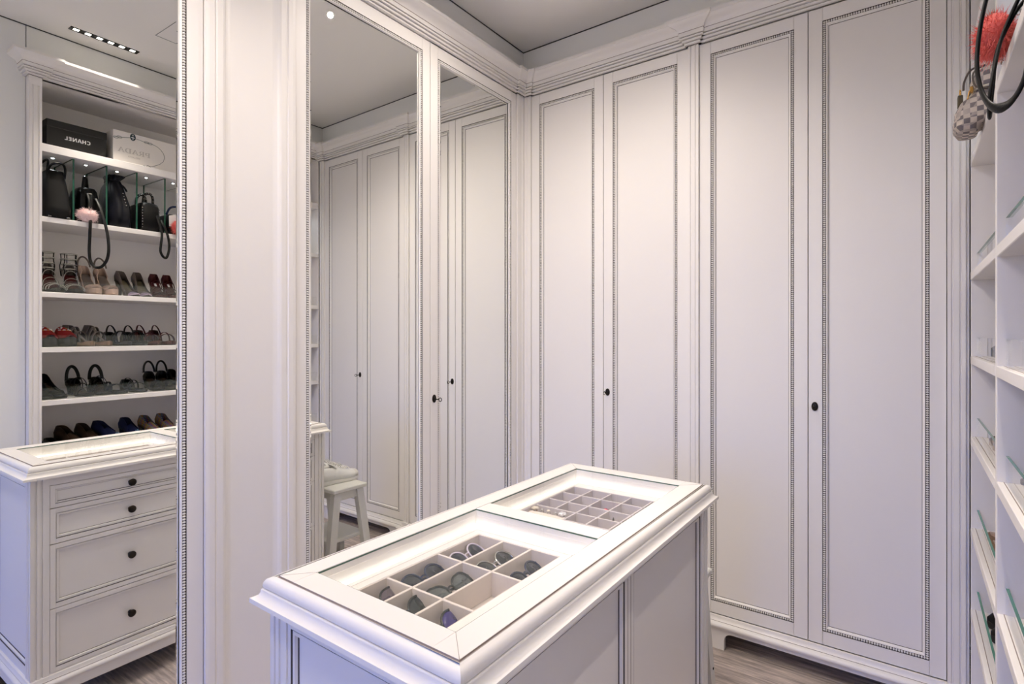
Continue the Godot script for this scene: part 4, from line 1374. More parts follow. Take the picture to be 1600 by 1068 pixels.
	b.loft(M.checked_canvas, rings, true, true, 1)
	part("body", b, t)
	b = Shape.new()
	b.tube(M.cream_leather, [Vector3(-0.05, 0.155, 0.0), Vector3(0.08, 0.155, 0.0)], 0.004, 8)
	b.tube(M.cream_leather, soft_ring_list(Vector3(0.013, 0.081, 0), 0.088, 0.053), 0.0042, 8, true)
	part("trim", b, t)
	b = Shape.new()
	b.tube(M.taupe_leather, smooth_path([Vector3(-0.05, 0.15, 0.012), Vector3(-0.078, 0.148, 0.004), Vector3(-0.092, 0.122, -0.004), Vector3(-0.094, 0.098, -0.006)]), 0.0028, 8)
	b.tube(M.taupe_leather, smooth_path([Vector3(-0.05, 0.15, 0.015), Vector3(-0.075, 0.128, 0.032), Vector3(-0.07, 0.085, 0.045), Vector3(-0.03, 0.065, 0.06)]), 0.0022, 8)
	part("strap", b, t)
	b = Shape.new()
	b.box(M.khaki_leather, Vector3(-0.107, 0.052, -0.018), Vector3(-0.095, 0.084, 0.006), 0.002)
	b.tube(M.gold, arc(Vector3(-0.101, 0.083, -0.014), Vector3(-0.101, 0.083, 0.002), Vector3(0, 0.018, 0), 10), 0.0022, 8)
	part("padlock", b, t, "old brass padlock")
	b = Shape.new()
	b.box(M.gold, Vector3(-0.083, 0.074, 0.030), Vector3(-0.076, 0.088, 0.046), 0.001)
	b.tube(M.gold, [Vector3(-0.084, 0.078, 0.042), Vector3(-0.088, 0.055, 0.043)], 0.0018, 6)
	part("buckle", b, t)

func soft_ring_list(c: Vector3, hx: float, hz: float) -> Array:
	var out := []
	for p in soft_ring(c, hx, hz, 0.5, 32): out.append(p)
	return out

# ---------------------------------------------------------------- shoes
func table(t: float, xs: Array, ys: Array) -> float:
	for i in xs.size() - 1:
		if t <= xs[i + 1]: return lerpf(ys[i], ys[i + 1], (t - xs[i]) / (xs[i + 1] - xs[i]))
	return ys[-1]

func ss(a: float, b: float, t: float) -> float:
	return smoothstep(a, b, t)

# One shoe, heel at the origin and toe along +z. p holds: len, heel, plat, width, pointed, upper / sole / inner materials, and what it wears:
# counter [height, from t], vamp [from t, to t, height], straps [[t, height, width, lean]], ankle [height, width], tbar.
func shoe(called: String, label: String, category: String, group: String, p: Dictionary) -> Node3D:
	var t := thing(called, label, category, Vector3.ZERO, 0.0, group)
	var ln: float = p.len
	var hh: float = p.heel
	var ph: float = p.plat
	var wm: float = p.width
	var pointed: bool = p.get("pointed", false)
	var up = p.upper
	var slope: float = p.get("slope", 0.62)
	var W := func(u: float) -> float:
		return wm * table(u, [0.0, 0.03, 0.08, 0.16, 0.35, 0.52, 0.70, 0.84, 0.93, 0.98, 1.0], [0.22, 0.48, 0.64, 0.70, 0.64, 0.80, 1.0, 0.80 if pointed else 0.93, 0.50 if pointed else 0.72, 0.24 if pointed else 0.42, 0.08 if pointed else 0.16])
	var Y := func(u: float) -> float:
		return ph + (hh - ph) * (1.0 - ss(0.16, 0.70, u)) + 0.008 * ss(0.82, 1.0, u)
	var us := [0.0, 0.015, 0.05, 0.1, 0.18, 0.28, 0.4, 0.52, 0.62, 0.7, 0.78, 0.86, 0.93, 0.97, 1.0]
	var b := Shape.new()
	var rings := []
	for u in us:
		var w: float = W.call(u)
		var y: float = Y.call(u)
		var th := 0.006
		var low: float = maxf(0.0, y - th)
		if hh < 0.04: low = 0.004 * ss(0.86, 1.0, u)
		else: low = lerpf(low, 0.008 * ss(0.84, 1.0, u), ss(0.52, 0.68, u))
		var z: float = u * ln
		var r := PackedVector3Array()
		for q in [[-0.94, 0.0], [-1.0, 0.35], [-1.0, 0.8], [-0.93, 1.0], [0.93, 1.0], [1.0, 0.8], [1.0, 0.35], [0.94, 0.0]]:
			r.append(Vector3(q[0] * w, lerpf(low, y, q[1]), z))
		rings.append(r)
	b.loft(p.sole, rings, true, true, 1)
	part("sole", b, t)
	b = Shape.new()                                   # lining that shows inside
	rings = []
	for u in us.slice(1, 14):
		var w: float = W.call(u) * 0.88
		var y: float = Y.call(u)
		rings.append(PackedVector3Array([Vector3(-w, y, u * ln), Vector3(-w * 0.9, y + 0.0022, u * ln), Vector3(w * 0.9, y + 0.0022, u * ln), Vector3(w, y, u * ln)]))
	b.loft(p.inner, rings, true, true, 1)
	part("insole", b, t)
	if hh > 0.04:
		b = Shape.new()
		var kw: float = p.get("heel_width", 0.010)
		rings = []
		for k in 7:
			var f := k / 6.0
			var wx: float = lerpf(wm * 0.62, kw, pow(f, 0.55))
			var y: float = lerpf(hh - 0.004, 0.0, f)
			var z0: float = lerpf(0.004, 0.012, f)
			var dz: float = lerpf(0.045, kw * 2.0, pow(f, 0.5))
			var r := PackedVector3Array()
			for j in 12: r.append(Vector3(cos(TAU * j / 12) * wx, y, z0 + dz / 2 + sin(TAU * j / 12) * dz / 2))
			rings.append(r)
		b.loft(p.get("heel_mat", up), rings, true, true, 1)
		part("heel", b, t)
	if p.has("counter"):
		# wall that runs round the heel and forward along both sides
		var ch: float = p.counter[0]
		var cf: float = p.counter[1]
		var side: float = p.counter[2] if p.counter.size() > 2 else ch * 0.55
		b = Shape.new()
		rings = []
		var seq := []
		for k in 9: seq.append([cf * (1.0 - k / 8.0), -1.0])
		seq.append([0.0, 0.0])
		for k in 9: seq.append([cf * k / 8.0, 1.0])
		for q in seq:
			var u: float = q[0]
			var w: float = W.call(u)
			var y: float = Y.call(u)
			var h: float = lerpf(ch, side, ss(0.05, 0.5, u))
			if p.counter.size() > 3: h *= 1.0 - p.counter[3] * ss(cf * 0.55, cf, u)
			var x: float = q[1] * w
			var z: float = u * ln - (0.004 if q[1] == 0.0 else 0.0)
			var inw := Vector3(-q[1], 0, 0) if u > 0.06 else Vector3(-q[1] * 0.6, 0, 0.8)
			var a := Vector3(x, y - 0.002, z)
			var tp: Vector3 = a + Vector3(0, h, 0) + inw * h * 0.16
			var bul: Vector3 = a + Vector3(0, h * 0.45, 0) - inw * 0.0025
			rings.append(PackedVector3Array([a, bul, tp, tp + inw * 0.0026, bul + inw * 0.004, a + inw * 0.003]))
		b.loft(up, rings, true, true, 1)
		part("counter", b, t)
	if p.has("vamp"):
		var v: Array = p.vamp
		b = Shape.new()
		rings = []
		var n := 10
		for k in n + 1:
			var u: float = lerpf(v[0], v[1], k / float(n))
			var w: float = W.call(u) * 1.015
			var y: float = Y.call(u) - 0.002
			var h: float = v[2] * (1.0 - 0.62 * ss(slope, 1.0, u))
			h *= sqrt(maxf(0.12, 1.0 - pow(maxf(0.0, u - 0.87) / 0.135, 2.0)))
			if v[1] < 0.96: h = v[2] * (1.0 - 0.25 * ss(v[0], v[1], u))
			var r := PackedVector3Array()
			for j in 11:
				var a := PI * j / 10
				r.append(Vector3(-cos(a) * w, y + h * pow(sin(a), 0.8), u * ln + (sin(a) * v[3] * (1.0 - k / float(n)) if v.size() > 3 else 0.0)))
			for j in 11:
				var a := PI * (10 - j) / 10
				r.append(Vector3(-cos(a) * (w - 0.002), y + (h - 0.002) * pow(sin(a), 0.8), u * ln + (sin(a) * v[3] * (1.0 - k / float(n)) if v.size() > 3 else 0.0)))
			rings.append(r)
		b.loft(p.get("vamp_mat", up), rings, true, true, 1)
		part("vamp", b, t)
	if p.has("toe_cap"):
		b = Shape.new()
		rings = []
		for k in 7:
			var u: float = lerpf(p.toe_cap, 1.0, k / 6.0)
			var w: float = W.call(u) * 1.04
			var y: float = Y.call(u) - 0.003
			var h: float = p.vamp[2] * (1.0 - 0.62 * ss(slope, 1.0, u)) * sqrt(maxf(0.12, 1.0 - pow(maxf(0.0, u - 0.87) / 0.135, 2.0))) + 0.0012
			var r := PackedVector3Array()
			for j in 11: r.append(Vector3(-cos(PI * j / 10) * w, y + h * pow(sin(PI * j / 10), 0.8), u * ln))
			rings.append(r)
		b.loft(p.toe_mat, rings, true, true, 1)
		part("toe_cap", b, t)
	for s in p.get("straps", []):
		b = Shape.new()
		rings = []
		var w: float = W.call(s[0]) * 1.02
		var y: float = Y.call(s[0]) - 0.003
		for j in 13:
			var a := PI * j / 12
			var lean: float = s[3] if s.size() > 3 else 0.0
			var tw: float = s[4] if s.size() > 4 else 0.0
			var z: float = s[0] * ln + lean * sin(a) + tw * cos(a)
			var c := Vector3(-cos(a) * w, y + s[1] * pow(sin(a), 0.75), z)
			var o := Vector3(-cos(a), sin(a), 0).normalized() * 0.0022
			rings.append(PackedVector3Array([c - Vector3(0, 0, s[2] / 2), c + o - Vector3(0, 0, s[2] * 0.4), c + o + Vector3(0, 0, s[2] * 0.4), c + Vector3(0, 0, s[2] / 2)]))
		b.loft(p.get("strap_mat", up), rings, true, true, 1)
		part("strap", b, t)
	if p.has("ankle"):
		b = Shape.new()
		var a: Array = p.ankle                        # height above the insole, strap radius, backward lean
		var ring := []
		var cz: float = 0.15 * ln
		for j in 17:
			var g := PI * j / 16
			ring.append(Vector3(-cos(g) * 0.0295, hh + a[0] + sin(g) * a[2], cz + 0.010 - sin(g) * 0.014))
		b.tube(p.get("strap_mat", up), ring, a[1], 8, false, 0.45, Vector3(0, 0, 1))
		part("ankle_strap", b, t)
		b = Shape.new()
		b.box(M.steel, Vector3(0.030, hh + a[0] - 0.005, cz - 0.006), Vector3(0.0335, hh + a[0] + 0.005, cz + 0.006), 0.0008)
		part("buckle", b, t)
	if p.has("tbar"):
		b = Shape.new()
		var q: Array = p.tbar
		var path := []
		for k in 9:
			var u: float = lerpf(q[0], q[1], k / 8.0)
			path.append(Vector3(0, Y.call(u) + lerpf(q[2], q[3], pow(k / 8.0, 1.3)), u * ln))
		b.tube(p.get("strap_mat", up), path, q[4], 8, false, 0.35, Vector3.UP)
		part("t_bar", b, t)
	return t

func set_pair(src: Node3D, labels: Array, zs: Array, y: float, toe_x: float, ln: float, yaws: Array) -> Array:
	var out := []
	for k in 2:
		var o: Node3D = src if k == 0 else dup(src, labels[1], Vector3.ZERO)
		o.set_meta("label", labels[k])
		var yaw: float = deg_to_rad(-yaws[k])
		o.rotation.y = -PI / 2 + yaw
		var dir: Vector3 = Basis(Vector3.UP, o.rotation.y) * Vector3(0, 0, 1)
		o.position = Vector3(toe_x, y + 0.0008, zs[k]) - dir * ln
		out.append(o)
	return out

func pair(called: String, look: String, spot: String, category: String, p: Dictionary, zs: Array, y: float, toe_x: float, yaws := [0.0, 0.0]) -> Array:
	var near := "%s %s, nearer the pilaster" % [look, spot]
	var far := "%s %s, farther from pilaster" % [look, spot]
	var s := shoe(called, near, category, "shoes on the shelf wall", p)
	return set_pair(s, [near, far], zs, y, toe_x, p.len, yaws)

func scatter(o: Node3D, called: String, pts: Array, r: float, mats: Array) -> void:
	for k in pts.size():
		var b := Shape.new()
		b.lathe(mats[k % mats.size()], [Vector2(0.0001, 0), Vector2(r * 0.8, r * 0.1), Vector2(r, r * 0.45), Vector2(r * 0.6, r * 0.9), Vector2(0.0001, r)], Transform3D(Basis(), pts[k]), 8)
		part(called, b, o)

func shoes() -> void:
	var X := 0.197
	# row 1: high heels
	var glad := {"len": 0.185, "heel": 0.105, "plat": 0.018, "width": 0.043, "upper": M.grey_leather, "strap_mat": M.snake, "sole": M.sole_dark, "inner": M.burgundy_leather, "heel_mat": M.black_leather,
		"straps": [[0.90, 0.026, 0.006], [0.84, 0.030, 0.005, 0.0, 0.006], [0.78, 0.033, 0.005, 0.0, -0.006], [0.66, 0.038, 0.006], [0.52, 0.046, 0.006], [0.40, 0.060, 0.006], [0.30, 0.080, 0.006]], "counter": [0.060, 0.22, 0.05]}
	var g := pair("gladiator_heel", "black and white strappy gladiator heel", "on the heels shelf", "shoe", glad, [-0.968, -1.045], ROWS[0], X, [4, -4])
	for o in g:                                       # caged ankle: three hoops and the cords that hold them
		var b := Shape.new()
		for h in [[0.062, 0.033, 0.036], [0.088, 0.033, 0.036], [0.116, 0.034, 0.036], [0.145, 0.035, 0.037]]:
			var ring := []
			for j in 20: ring.append(Vector3(cos(TAU * j / 20) * h[1], 0.105 + h[0] - 0.03, 0.035 + sin(TAU * j / 20) * h[2]))
			b.tube(M.snake, ring, 0.0032, 6, true)
		for q in [[0.033, 0.035], [-0.033, 0.035], [0.023, 0.06], [-0.023, 0.06], [0.0, 0.0]]:
			b.tube(M.black_leather, smooth_path([Vector3(q[0], 0.10, q[1]), Vector3(q[0] * 1.15, 0.15, q[1]), Vector3(q[0], 0.185, q[1]), Vector3(q[0] * 1.05, 0.222, q[1])], 4), 0.0022, 6)
		part("ankle_cage", b, o)
	pair("platform_sandal", "beige peep-toe platform with ankle strap", "between gladiator heels and pumps", "shoe",
		{"len": 0.19, "heel": 0.115, "plat": 0.030, "width": 0.039, "upper": M.beige_leather, "sole": M.beige_leather, "inner": M.taupe_leather, "strap_mat": M.taupe_leather, "vamp": [0.70, 0.94, 0.030], "counter": [0.055, 0.32, 0.03], "ankle": [0.045, 0.0045, 0.056]}, [-1.138, -1.215], ROWS[0], X, [5, 5])
	pair("pump", "pointed taupe pump with a lilac toe", "beside the burgundy heels", "shoe",
		{"len": 0.205, "heel": 0.10, "plat": 0.006, "width": 0.038, "pointed": true, "upper": M.taupe_leather, "sole": M.sole_dark, "inner": M.khaki_leather, "vamp": [0.66, 1.0, 0.034, -0.012], "counter": [0.058, 0.72, 0.028], "toe_cap": 0.80, "toe_mat": M.lilac_patent}, [-1.334, -1.388], ROWS[0], X, [9, -2])
	var burg := pair("strappy_heel", "burgundy leather strappy heel", "beyond the taupe pumps", "shoe",
		{"len": 0.19, "heel": 0.10, "plat": 0.010, "width": 0.038, "upper": M.burgundy_leather, "sole": M.burgundy_leather, "inner": M.burgundy_leather, "vamp": [0.70, 0.95, 0.030], "straps": [[0.55, 0.040, 0.012], [0.42, 0.052, 0.012]], "counter": [0.055, 0.28, 0.03]}, [-1.462, -1.540], ROWS[0], X, [-6, -4])
	for o in burg:
		var b := Shape.new()
		b.xbox(M.print_white, Transform3D(rot(Vector3.RIGHT, 42), Vector3(0, 0.083, 0.066)), Vector3(0.012, 0.001, 0.026), 0.0003)
		part("size_label", b, o, "white inner label")
	# row 2: mules and flat sandals
	var mule := pair("mule", "red suede mule with a jewelled band", "at the sandal shelf's near end", "shoe",
		{"len": 0.225, "heel": 0.039, "plat": 0.042, "width": 0.042, "upper": M.red_suede, "sole": M.sole_dark, "inner": M.sole_dark, "vamp": [0.45, 0.965, 0.068], "slope": 0.42}, [-0.938, -1.022], ROWS[1], X, [0, 4])
	for o in mule:
		var pts := []
		var rng := RandomNumberGenerator.new()
		rng.seed = 21
		for k in 16: pts.append(Vector3(rng.randf_range(-0.026, 0.026), 0.0, rng.randf_range(0.128, 0.165)))
		for k in pts.size():
			var q: Vector3 = pts[k]
			q.y = 0.041 + 0.068 * (1.0 - 0.62 * ss(0.42, 1.0, q.z / 0.225)) * pow(1.0 - pow(q.x / 0.043, 2), 0.4) - 0.003
			pts[k] = q
		scatter(o, "stone", pts, 0.0048, [M.stone_clear, M.gold, M.stone_clear])
	pair("toe_post_sandal", "taupe toe-post sandal with ankle cuff", "beside the red mules", "shoe",
		{"len": 0.23, "heel": 0.022, "plat": 0.020, "width": 0.040, "upper": M.grey_leather, "sole": M.sole_tan, "inner": M.grey_leather, "straps": [[0.56, 0.062, 0.024, 0.01], [0.36, 0.086, 0.026, 0.02]], "tbar": [0.86, 0.36, 0.004, 0.080, 0.008], "counter": [0.096, 0.30, 0.088]}, [-1.112, -1.190], ROWS[1], X, [16, 10])
	var blk := pair("slide_sandal", "black slide sandal with crossed bands", "between taupe and burgundy sandals", "shoe",
		{"len": 0.23, "heel": 0.020, "plat": 0.018, "width": 0.041, "upper": M.black_leather, "sole": M.sole_dark, "inner": M.sole_dark, "straps": [[0.66, 0.064, 0.026, 0.0, 0.016], [0.66, 0.068, 0.024, 0.0, -0.018], [0.30, 0.098, 0.018, -0.02]], "counter": [0.06, 0.20, 0.05]}, [-1.284, -1.362], ROWS[1], X, [8, 4])
	pair("slingback_sandal", "dark burgundy slingback sandal", "beyond the black slides", "shoe",
		{"len": 0.23, "heel": 0.022, "plat": 0.018, "width": 0.040, "upper": M.burgundy_leather, "sole": M.burgundy_leather, "inner": M.burgundy_leather, "straps": [[0.74, 0.050, 0.018, 0.0, 0.01], [0.64, 0.060, 0.014, 0.0, -0.01], [0.34, 0.100, 0.014, -0.03]], "counter": [0.07, 0.24, 0.06]}, [-1.440, -1.518], ROWS[1], X, [10, 8])
	# row 3: black shoes
	pair("court_shoe", "plain black round-toe pump", "at the black-shoe shelf's near end", "shoe",
		{"len": 0.215, "heel": 0.070, "plat": 0.008, "width": 0.037, "upper": M.black_leather, "sole": M.sole_dark, "inner": M.brown_leather, "heel_width": 0.012, "vamp": [0.66, 1.0, 0.034, -0.01], "counter": [0.055, 0.72, 0.03]}, [-0.925, -0.990], ROWS[2], X, [0, 12])
	pair("cage_sandal", "black sandal with crossed laces", "second on the black-shoe shelf", "shoe",
		{"len": 0.225, "heel": 0.055, "plat": 0.012, "width": 0.040, "upper": M.black_leather, "sole": M.sole_dark, "inner": M.brown_leather, "heel_width": 0.016, "straps": [[0.82, 0.034, 0.012], [0.62, 0.052, 0.006, 0.0, 0.022], [0.62, 0.056, 0.006, 0.0, -0.022], [0.46, 0.070, 0.006, 0.0, 0.024], [0.46, 0.074, 0.006, 0.0, -0.024]], "counter": [0.036, 0.30, 0.03], "ankle": [0.024, 0.0085, 0.076]}, [-1.103, -1.178], ROWS[2], X, [6, -4])
	pair("flat_sandal", "flat black sandal with wide straps", "between laced and ankle-strap sandals", "shoe",
		{"len": 0.235, "heel": 0.016, "plat": 0.014, "width": 0.041, "upper": M.black_leather, "sole": M.sole_dark, "inner": M.sole_dark, "straps": [[0.70, 0.040, 0.030, 0.0, 0.01], [0.50, 0.052, 0.020, 0.0, -0.012], [0.30, 0.060, 0.014, -0.02]], "counter": [0.050, 0.2, 0.04]}, [-1.275, -1.362], ROWS[2], X, [26, 4])
	pair("ankle_strap_sandal", "black block-heel sandal with raised ankle strap", "beyond the flat black sandals", "shoe",
		{"len": 0.20, "heel": 0.060, "plat": 0.020, "width": 0.038, "upper": M.black_leather, "sole": M.sole_dark, "inner": M.brown_leather, "heel_width": 0.022, "vamp": [0.66, 0.92, 0.040], "counter": [0.050, 0.26, 0.04], "ankle": [0.042, 0.0058, 0.066]}, [-1.456, -1.526], ROWS[2], X, [0, 0])
	pair("court_shoe", "rounded black patent pump", "next to the shelf divider", "shoe",
		{"len": 0.215, "heel": 0.060, "plat": 0.008, "width": 0.038, "upper": M.black_patent, "sole": M.sole_dark, "inner": M.brown_leather, "heel_width": 0.012, "vamp": [0.66, 1.0, 0.036, -0.01], "counter": [0.055, 0.72, 0.03]}, [-1.590, -1.658], ROWS[2], X, [0, 0])
	# row 4: low shoes in the shade
	pair("ballet_flat", "dark navy textured flat", "at the low-shoe shelf's near end", "shoe",
		{"len": 0.23, "heel": 0.028, "plat": 0.026, "width": 0.040, "upper": M.navy_leather, "sole": M.sole_dark, "inner": M.sole_dark, "vamp": [0.58, 1.0, 0.044, -0.012], "counter": [0.052, 0.66, 0.036]}, [-0.930, -1.005], ROWS[3], X, [0, 6])
	pair("loafer", "dark brown heeled loafer", "beside the dark navy flats", "shoe",
		{"len": 0.24, "heel": 0.078, "plat": 0.022, "width": 0.041, "upper": M.brown_leather, "heel_width": 0.024, "sole": M.sole_dark, "inner": M.tan_leather, "vamp": [0.46, 1.0, 0.060, -0.01], "counter": [0.062, 0.54, 0.05]}, [-1.100, -1.178], ROWS[3], X, [18, 14])
	var vel := pair("slipper", "blue velvet heeled slipper with pale embroidery", "beside the brown loafers", "shoe",
		{"len": 0.235, "heel": 0.088, "plat": 0.030, "width": 0.041, "heel_width": 0.02, "upper": M.blue_velvet, "sole": M.sole_dark, "inner": M.khaki_leather, "vamp": [0.46, 1.0, 0.058, -0.01], "counter": [0.058, 0.54, 0.048]}, [-1.278, -1.362], ROWS[3], X, [22, 6])
	for o in vel:
		var pts := []
		for k in 14:
			var a := TAU * k / 7.0
			var rr := 0.007 if k < 7 else 0.0135
			var q := Vector3(cos(a) * rr, 0.0, 0.185 + sin(a) * rr * 1.3)
			q.y = 0.030 + 0.058 * (1.0 - 0.62 * ss(0.62, 1.0, q.z / 0.235)) * sqrt(1.0 - pow(q.x / 0.042, 2)) - 0.001
			pts.append(q)
		scatter(o, "embroidered_dot", pts, 0.004, [M.embroidery])
	pair("slipper", "heeled woven slipper in orange, blue, olive", "beyond the blue velvet slippers", "shoe",
		{"len": 0.235, "heel": 0.088, "plat": 0.030, "width": 0.041, "heel_width": 0.02, "upper": M.woven_multi, "sole": M.sole_dark, "inner": M.brown_leather, "vamp": [0.46, 1.0, 0.058, -0.01], "counter": [0.058, 0.54, 0.048]}, [-1.470, -1.552], ROWS[3], X, [8, 4])
	# what shows of the far bay and the low rows from the camera
	pair("loafer", "low black loafer", "on the far bay's sandal shelf", "shoe",
		{"len": 0.24, "heel": 0.024, "plat": 0.016, "width": 0.040, "upper": M.black_leather, "sole": M.sole_dark, "inner": M.brown_leather, "vamp": [0.46, 1.0, 0.062, -0.01], "counter": [0.062, 0.54, 0.05]}, [-2.13, -2.22], ROWS[1], X, [0, 0])
	var perf := pair("ballet_flat", "beige flat with punched holes", "in the far bay, under black loafers", "shoe",
		{"len": 0.235, "heel": 0.014, "plat": 0.012, "width": 0.042, "upper": M.taupe_leather, "sole": M.sole_tan, "inner": M.beige_leather, "vamp": [0.56, 1.0, 0.046, -0.01], "counter": [0.05, 0.64, 0.036]}, [-2.12, -2.21], ROWS[2], 0.192, [0, 0])
	for o in perf:
		var pts := []
		for k in 15:
			var q := Vector3(-0.024 + 0.012 * (k % 5), 0.0, 0.165 + 0.014 * (k / 5))
			q.y = 0.012 + 0.046 * (1.0 - 0.62 * ss(0.62, 1.0, q.z / 0.235)) * sqrt(1.0 - pow(q.x / 0.043, 2)) - 0.0015
			pts.append(q)
		scatter(o, "punched_hole", pts, 0.0025, [M.black_metal])
	pair("striped_sandal", "black and white striped sandal", "in the shelf wall's far bay", "shoe",
		{"len": 0.23, "heel": 0.020, "plat": 0.018, "width": 0.041, "upper": M.snake, "sole": M.sole_tan, "inner": M.beige_leather, "straps": [[0.80, 0.030, 0.014, 0.0, 0.008], [0.68, 0.040, 0.014, 0.0, -0.008], [0.56, 0.048, 0.014, 0.0, 0.008]], "counter": [0.05, 0.2, 0.04]}, [-2.17, -2.26], ROWS[3], 0.192, [0, 0])
	pair("espadrille", "grey-beige canvas espadrille", "behind the divider in the far bay", "shoe",
		{"len": 0.23, "heel": 0.020, "plat": 0.020, "width": 0.042, "upper": M.grey_leather, "sole": M.sole_tan, "inner": M.beige_leather, "vamp": [0.46, 1.0, 0.052, -0.01], "counter": [0.05, 0.54, 0.042]}, [-1.93, -2.04], ROWS[3], 0.192, [0, 0])
	pair("trainer", "white leather trainer", "on the far bay's lowest glass-lipped shelf", "shoe",
		{"len": 0.25, "heel": 0.026, "plat": 0.024, "width": 0.044, "upper": M.white_leather, "sole": M.rubber_white, "inner": M.white_leather, "vamp": [0.40, 1.0, 0.062, -0.01], "counter": [0.06, 0.46, 0.055]}, [-1.93, -2.03], ROWS[4], 0.190, [0, 0])
	pair("ankle_boot", "black ankle boot", "behind the white shelf trainers", "boot",
		{"len": 0.24, "heel": 0.03, "plat": 0.016, "width": 0.040, "upper": M.black_leather, "sole": M.sole_dark, "inner": M.brown_leather, "vamp": [0.40, 1.0, 0.075, -0.005], "counter": [0.12, 0.44, 0.10]}, [-2.17, -2.27], ROWS[4], 0.192, [0, 0])
	pair("woven_sandal", "orange-brown woven leather sandal", "low in the near bay", "shoe",
		{"len": 0.235, "heel": 0.022, "plat": 0.020, "width": 0.042, "upper": M.tan_leather, "sole": M.sole_tan, "inner": M.brown_leather, "straps": [[0.84, 0.032, 0.014, 0.0, 0.008], [0.76, 0.038, 0.014, 0.0, -0.008], [0.66, 0.044, 0.016, 0.0, 0.008], [0.56, 0.050, 0.014, 0.0, -0.008]], "counter": [0.05, 0.24, 0.04]}, [-1.52, -1.62], ROWS[4], 0.195, [0, 0])

# ---------------------------------------------------------------- step stool and trainers on it
func stool_and_sneakers() -> void:
	var at := Vector3(-0.735, 0, -1.878)
	var t := thing("step_stool", "white painted wooden step stool behind the island", "stool", at)
	var w = M.stool_paint
	var b := Shape.new()
	b.box(w, Vector3(-0.165, 0.478, -0.108), Vector3(0.165, 0.50, 0.108), 0.004)
	part("seat", b, t)
	for q in [[-1, 1], [-1, -1], [1, 1], [1, -1]]:
		b = Shape.new()
		var a := Vector3(0.132 * q[0], 0.48, 0.072 * q[1])
		var c := Vector3(0.150 * q[0], 0.0, 0.135 * q[1])
		var d := (a - c).normalized()
		var side := Vector3(1, 0, 0)
		var n := side.cross(d).normalized()
		side = d.cross(n).normalized()
		var poly := []
		for e in [c, a]:
			var k := 0.018
			var m := 0.021
			var ya: float = e.y
			var r := PackedVector3Array()
			for s in [[-1, -1], [1, -1], [1, 1], [-1, 1]]:
				var v: Vector3 = e + Vector3(s[0] * k, 0, s[1] * m)
				v.y = ya
				r.append(v)
			poly.append(r)
		b.loft(w, poly, true, true, FLAT)
		var leg := part("leg", b, t)
		b = Shape.new()
		b.lathe(M.black_metal, [Vector2(0.0001, 0), Vector2(0.0045, 0.0), Vector2(0.004, 0.002), Vector2(0.0001, 0.0025)], Transform3D(rot(Vector3(0, 0, 1), 90 if q[0] < 0 else -90), Vector3(q[0] * (0.147 + 0.0185), 0.14, q[1] * 0.117)), 10)
		part("screw", b, leg)
	b = Shape.new()
	for s in [-1, 1]:
		b.xbox(w, Transform3D(Basis(), Vector3(0, 0.452, s * 0.066)), Vector3(0.25, 0.045, 0.014), 0.002)
	b.xbox(w, Transform3D(Basis(), Vector3(-0.132, 0.452, 0.0)), Vector3(0.014, 0.045, 0.12), 0.002)
	part("apron", b, t).set_meta("kind", "stuff")
	b = Shape.new()
	b.box(w, Vector3(-0.13, 0.205, -0.118), Vector3(0.155, 0.225, 0.118), 0.003)
	part("step", b, t)
	b = Shape.new()
	b.xbox(w, Transform3D(Basis(), Vector3(-0.139, 0.105, 0.0)), Vector3(0.016, 0.05, 0.21), 0.002)
	part("stretcher", b, t)
	for s in [-1, 1]:
		b = Shape.new()
		b.box(w, Vector3(-0.02, 0.0, s * 0.05 - 0.016), Vector3(0.02, 0.206, s * 0.05 + 0.016), 0.002)
		part("step_post", b, t)
	var p := {"len": 0.265, "heel": 0.026, "plat": 0.022, "width": 0.043, "upper": M.white_leather, "sole": M.rubber_white, "inner": M.white_leather, "vamp": [0.40, 1.0, 0.080, -0.012], "slope": 0.30, "counter": [0.072, 0.48, 0.066], "toe_cap": 0.86, "toe_mat": M.rubber_white}
	var s := shoe("sneaker", "white lace-up trainer on the step stool, the one closer to the mirrored doors", "shoe", "white trainers on the step stool", p)
	for k in 5:
		var b2 := Shape.new()
		var u := 0.44 + 0.065 * k
		var y: float = 0.028 + 0.080 * (1.0 - 0.62 * ss(0.30, 1.0, u)) + 0.001
		b2.tube(M.rubber_white, arc(Vector3(-0.022, y - 0.012, u * 0.265 - 0.004), Vector3(0.022, y - 0.012, u * 0.265 + 0.008), Vector3(0, 0.011, 0), 8), 0.0028, 6)
		part("lace", b2, s)
	var b3 := Shape.new()
	b3.tube(M.rubber_white, smooth_path([Vector3(0.0, 0.104, 0.118), Vector3(-0.026, 0.112, 0.112), Vector3(-0.045, 0.085, 0.108), Vector3(-0.050, 0.045, 0.11), Vector3(-0.052, 0.012, 0.112)]), 0.0022, 6)
	b3.tube(M.rubber_white, smooth_path([Vector3(0.0, 0.104, 0.118), Vector3(0.022, 0.114, 0.122), Vector3(0.03, 0.10, 0.135), Vector3(0.012, 0.102, 0.125)]), 0.0022, 6)
	part("lace", b3, s)
	b3 = Shape.new()
	b3.prism(M.white_leather, PackedVector2Array([Vector2(-0.022, 0.0), Vector2(0.022, 0.0), Vector2(0.024, 0.045), Vector2(0.016, 0.056), Vector2(-0.016, 0.056), Vector2(-0.024, 0.045)]), Transform3D(rot(Vector3.RIGHT, -48), Vector3(0, 0.074, 0.124)), 0.005)
	var tongue := part("tongue", b3, s)
	b3 = Shape.new()
	b3.prism(M.green_patch, PackedVector2Array([Vector2(-0.013, 0.026), Vector2(0.013, 0.026), Vector2(0.013, 0.05), Vector2(-0.013, 0.05)]), Transform3D(rot(Vector3.RIGHT, -48), Vector3(0, 0.0745, 0.1246)), 0.0012)
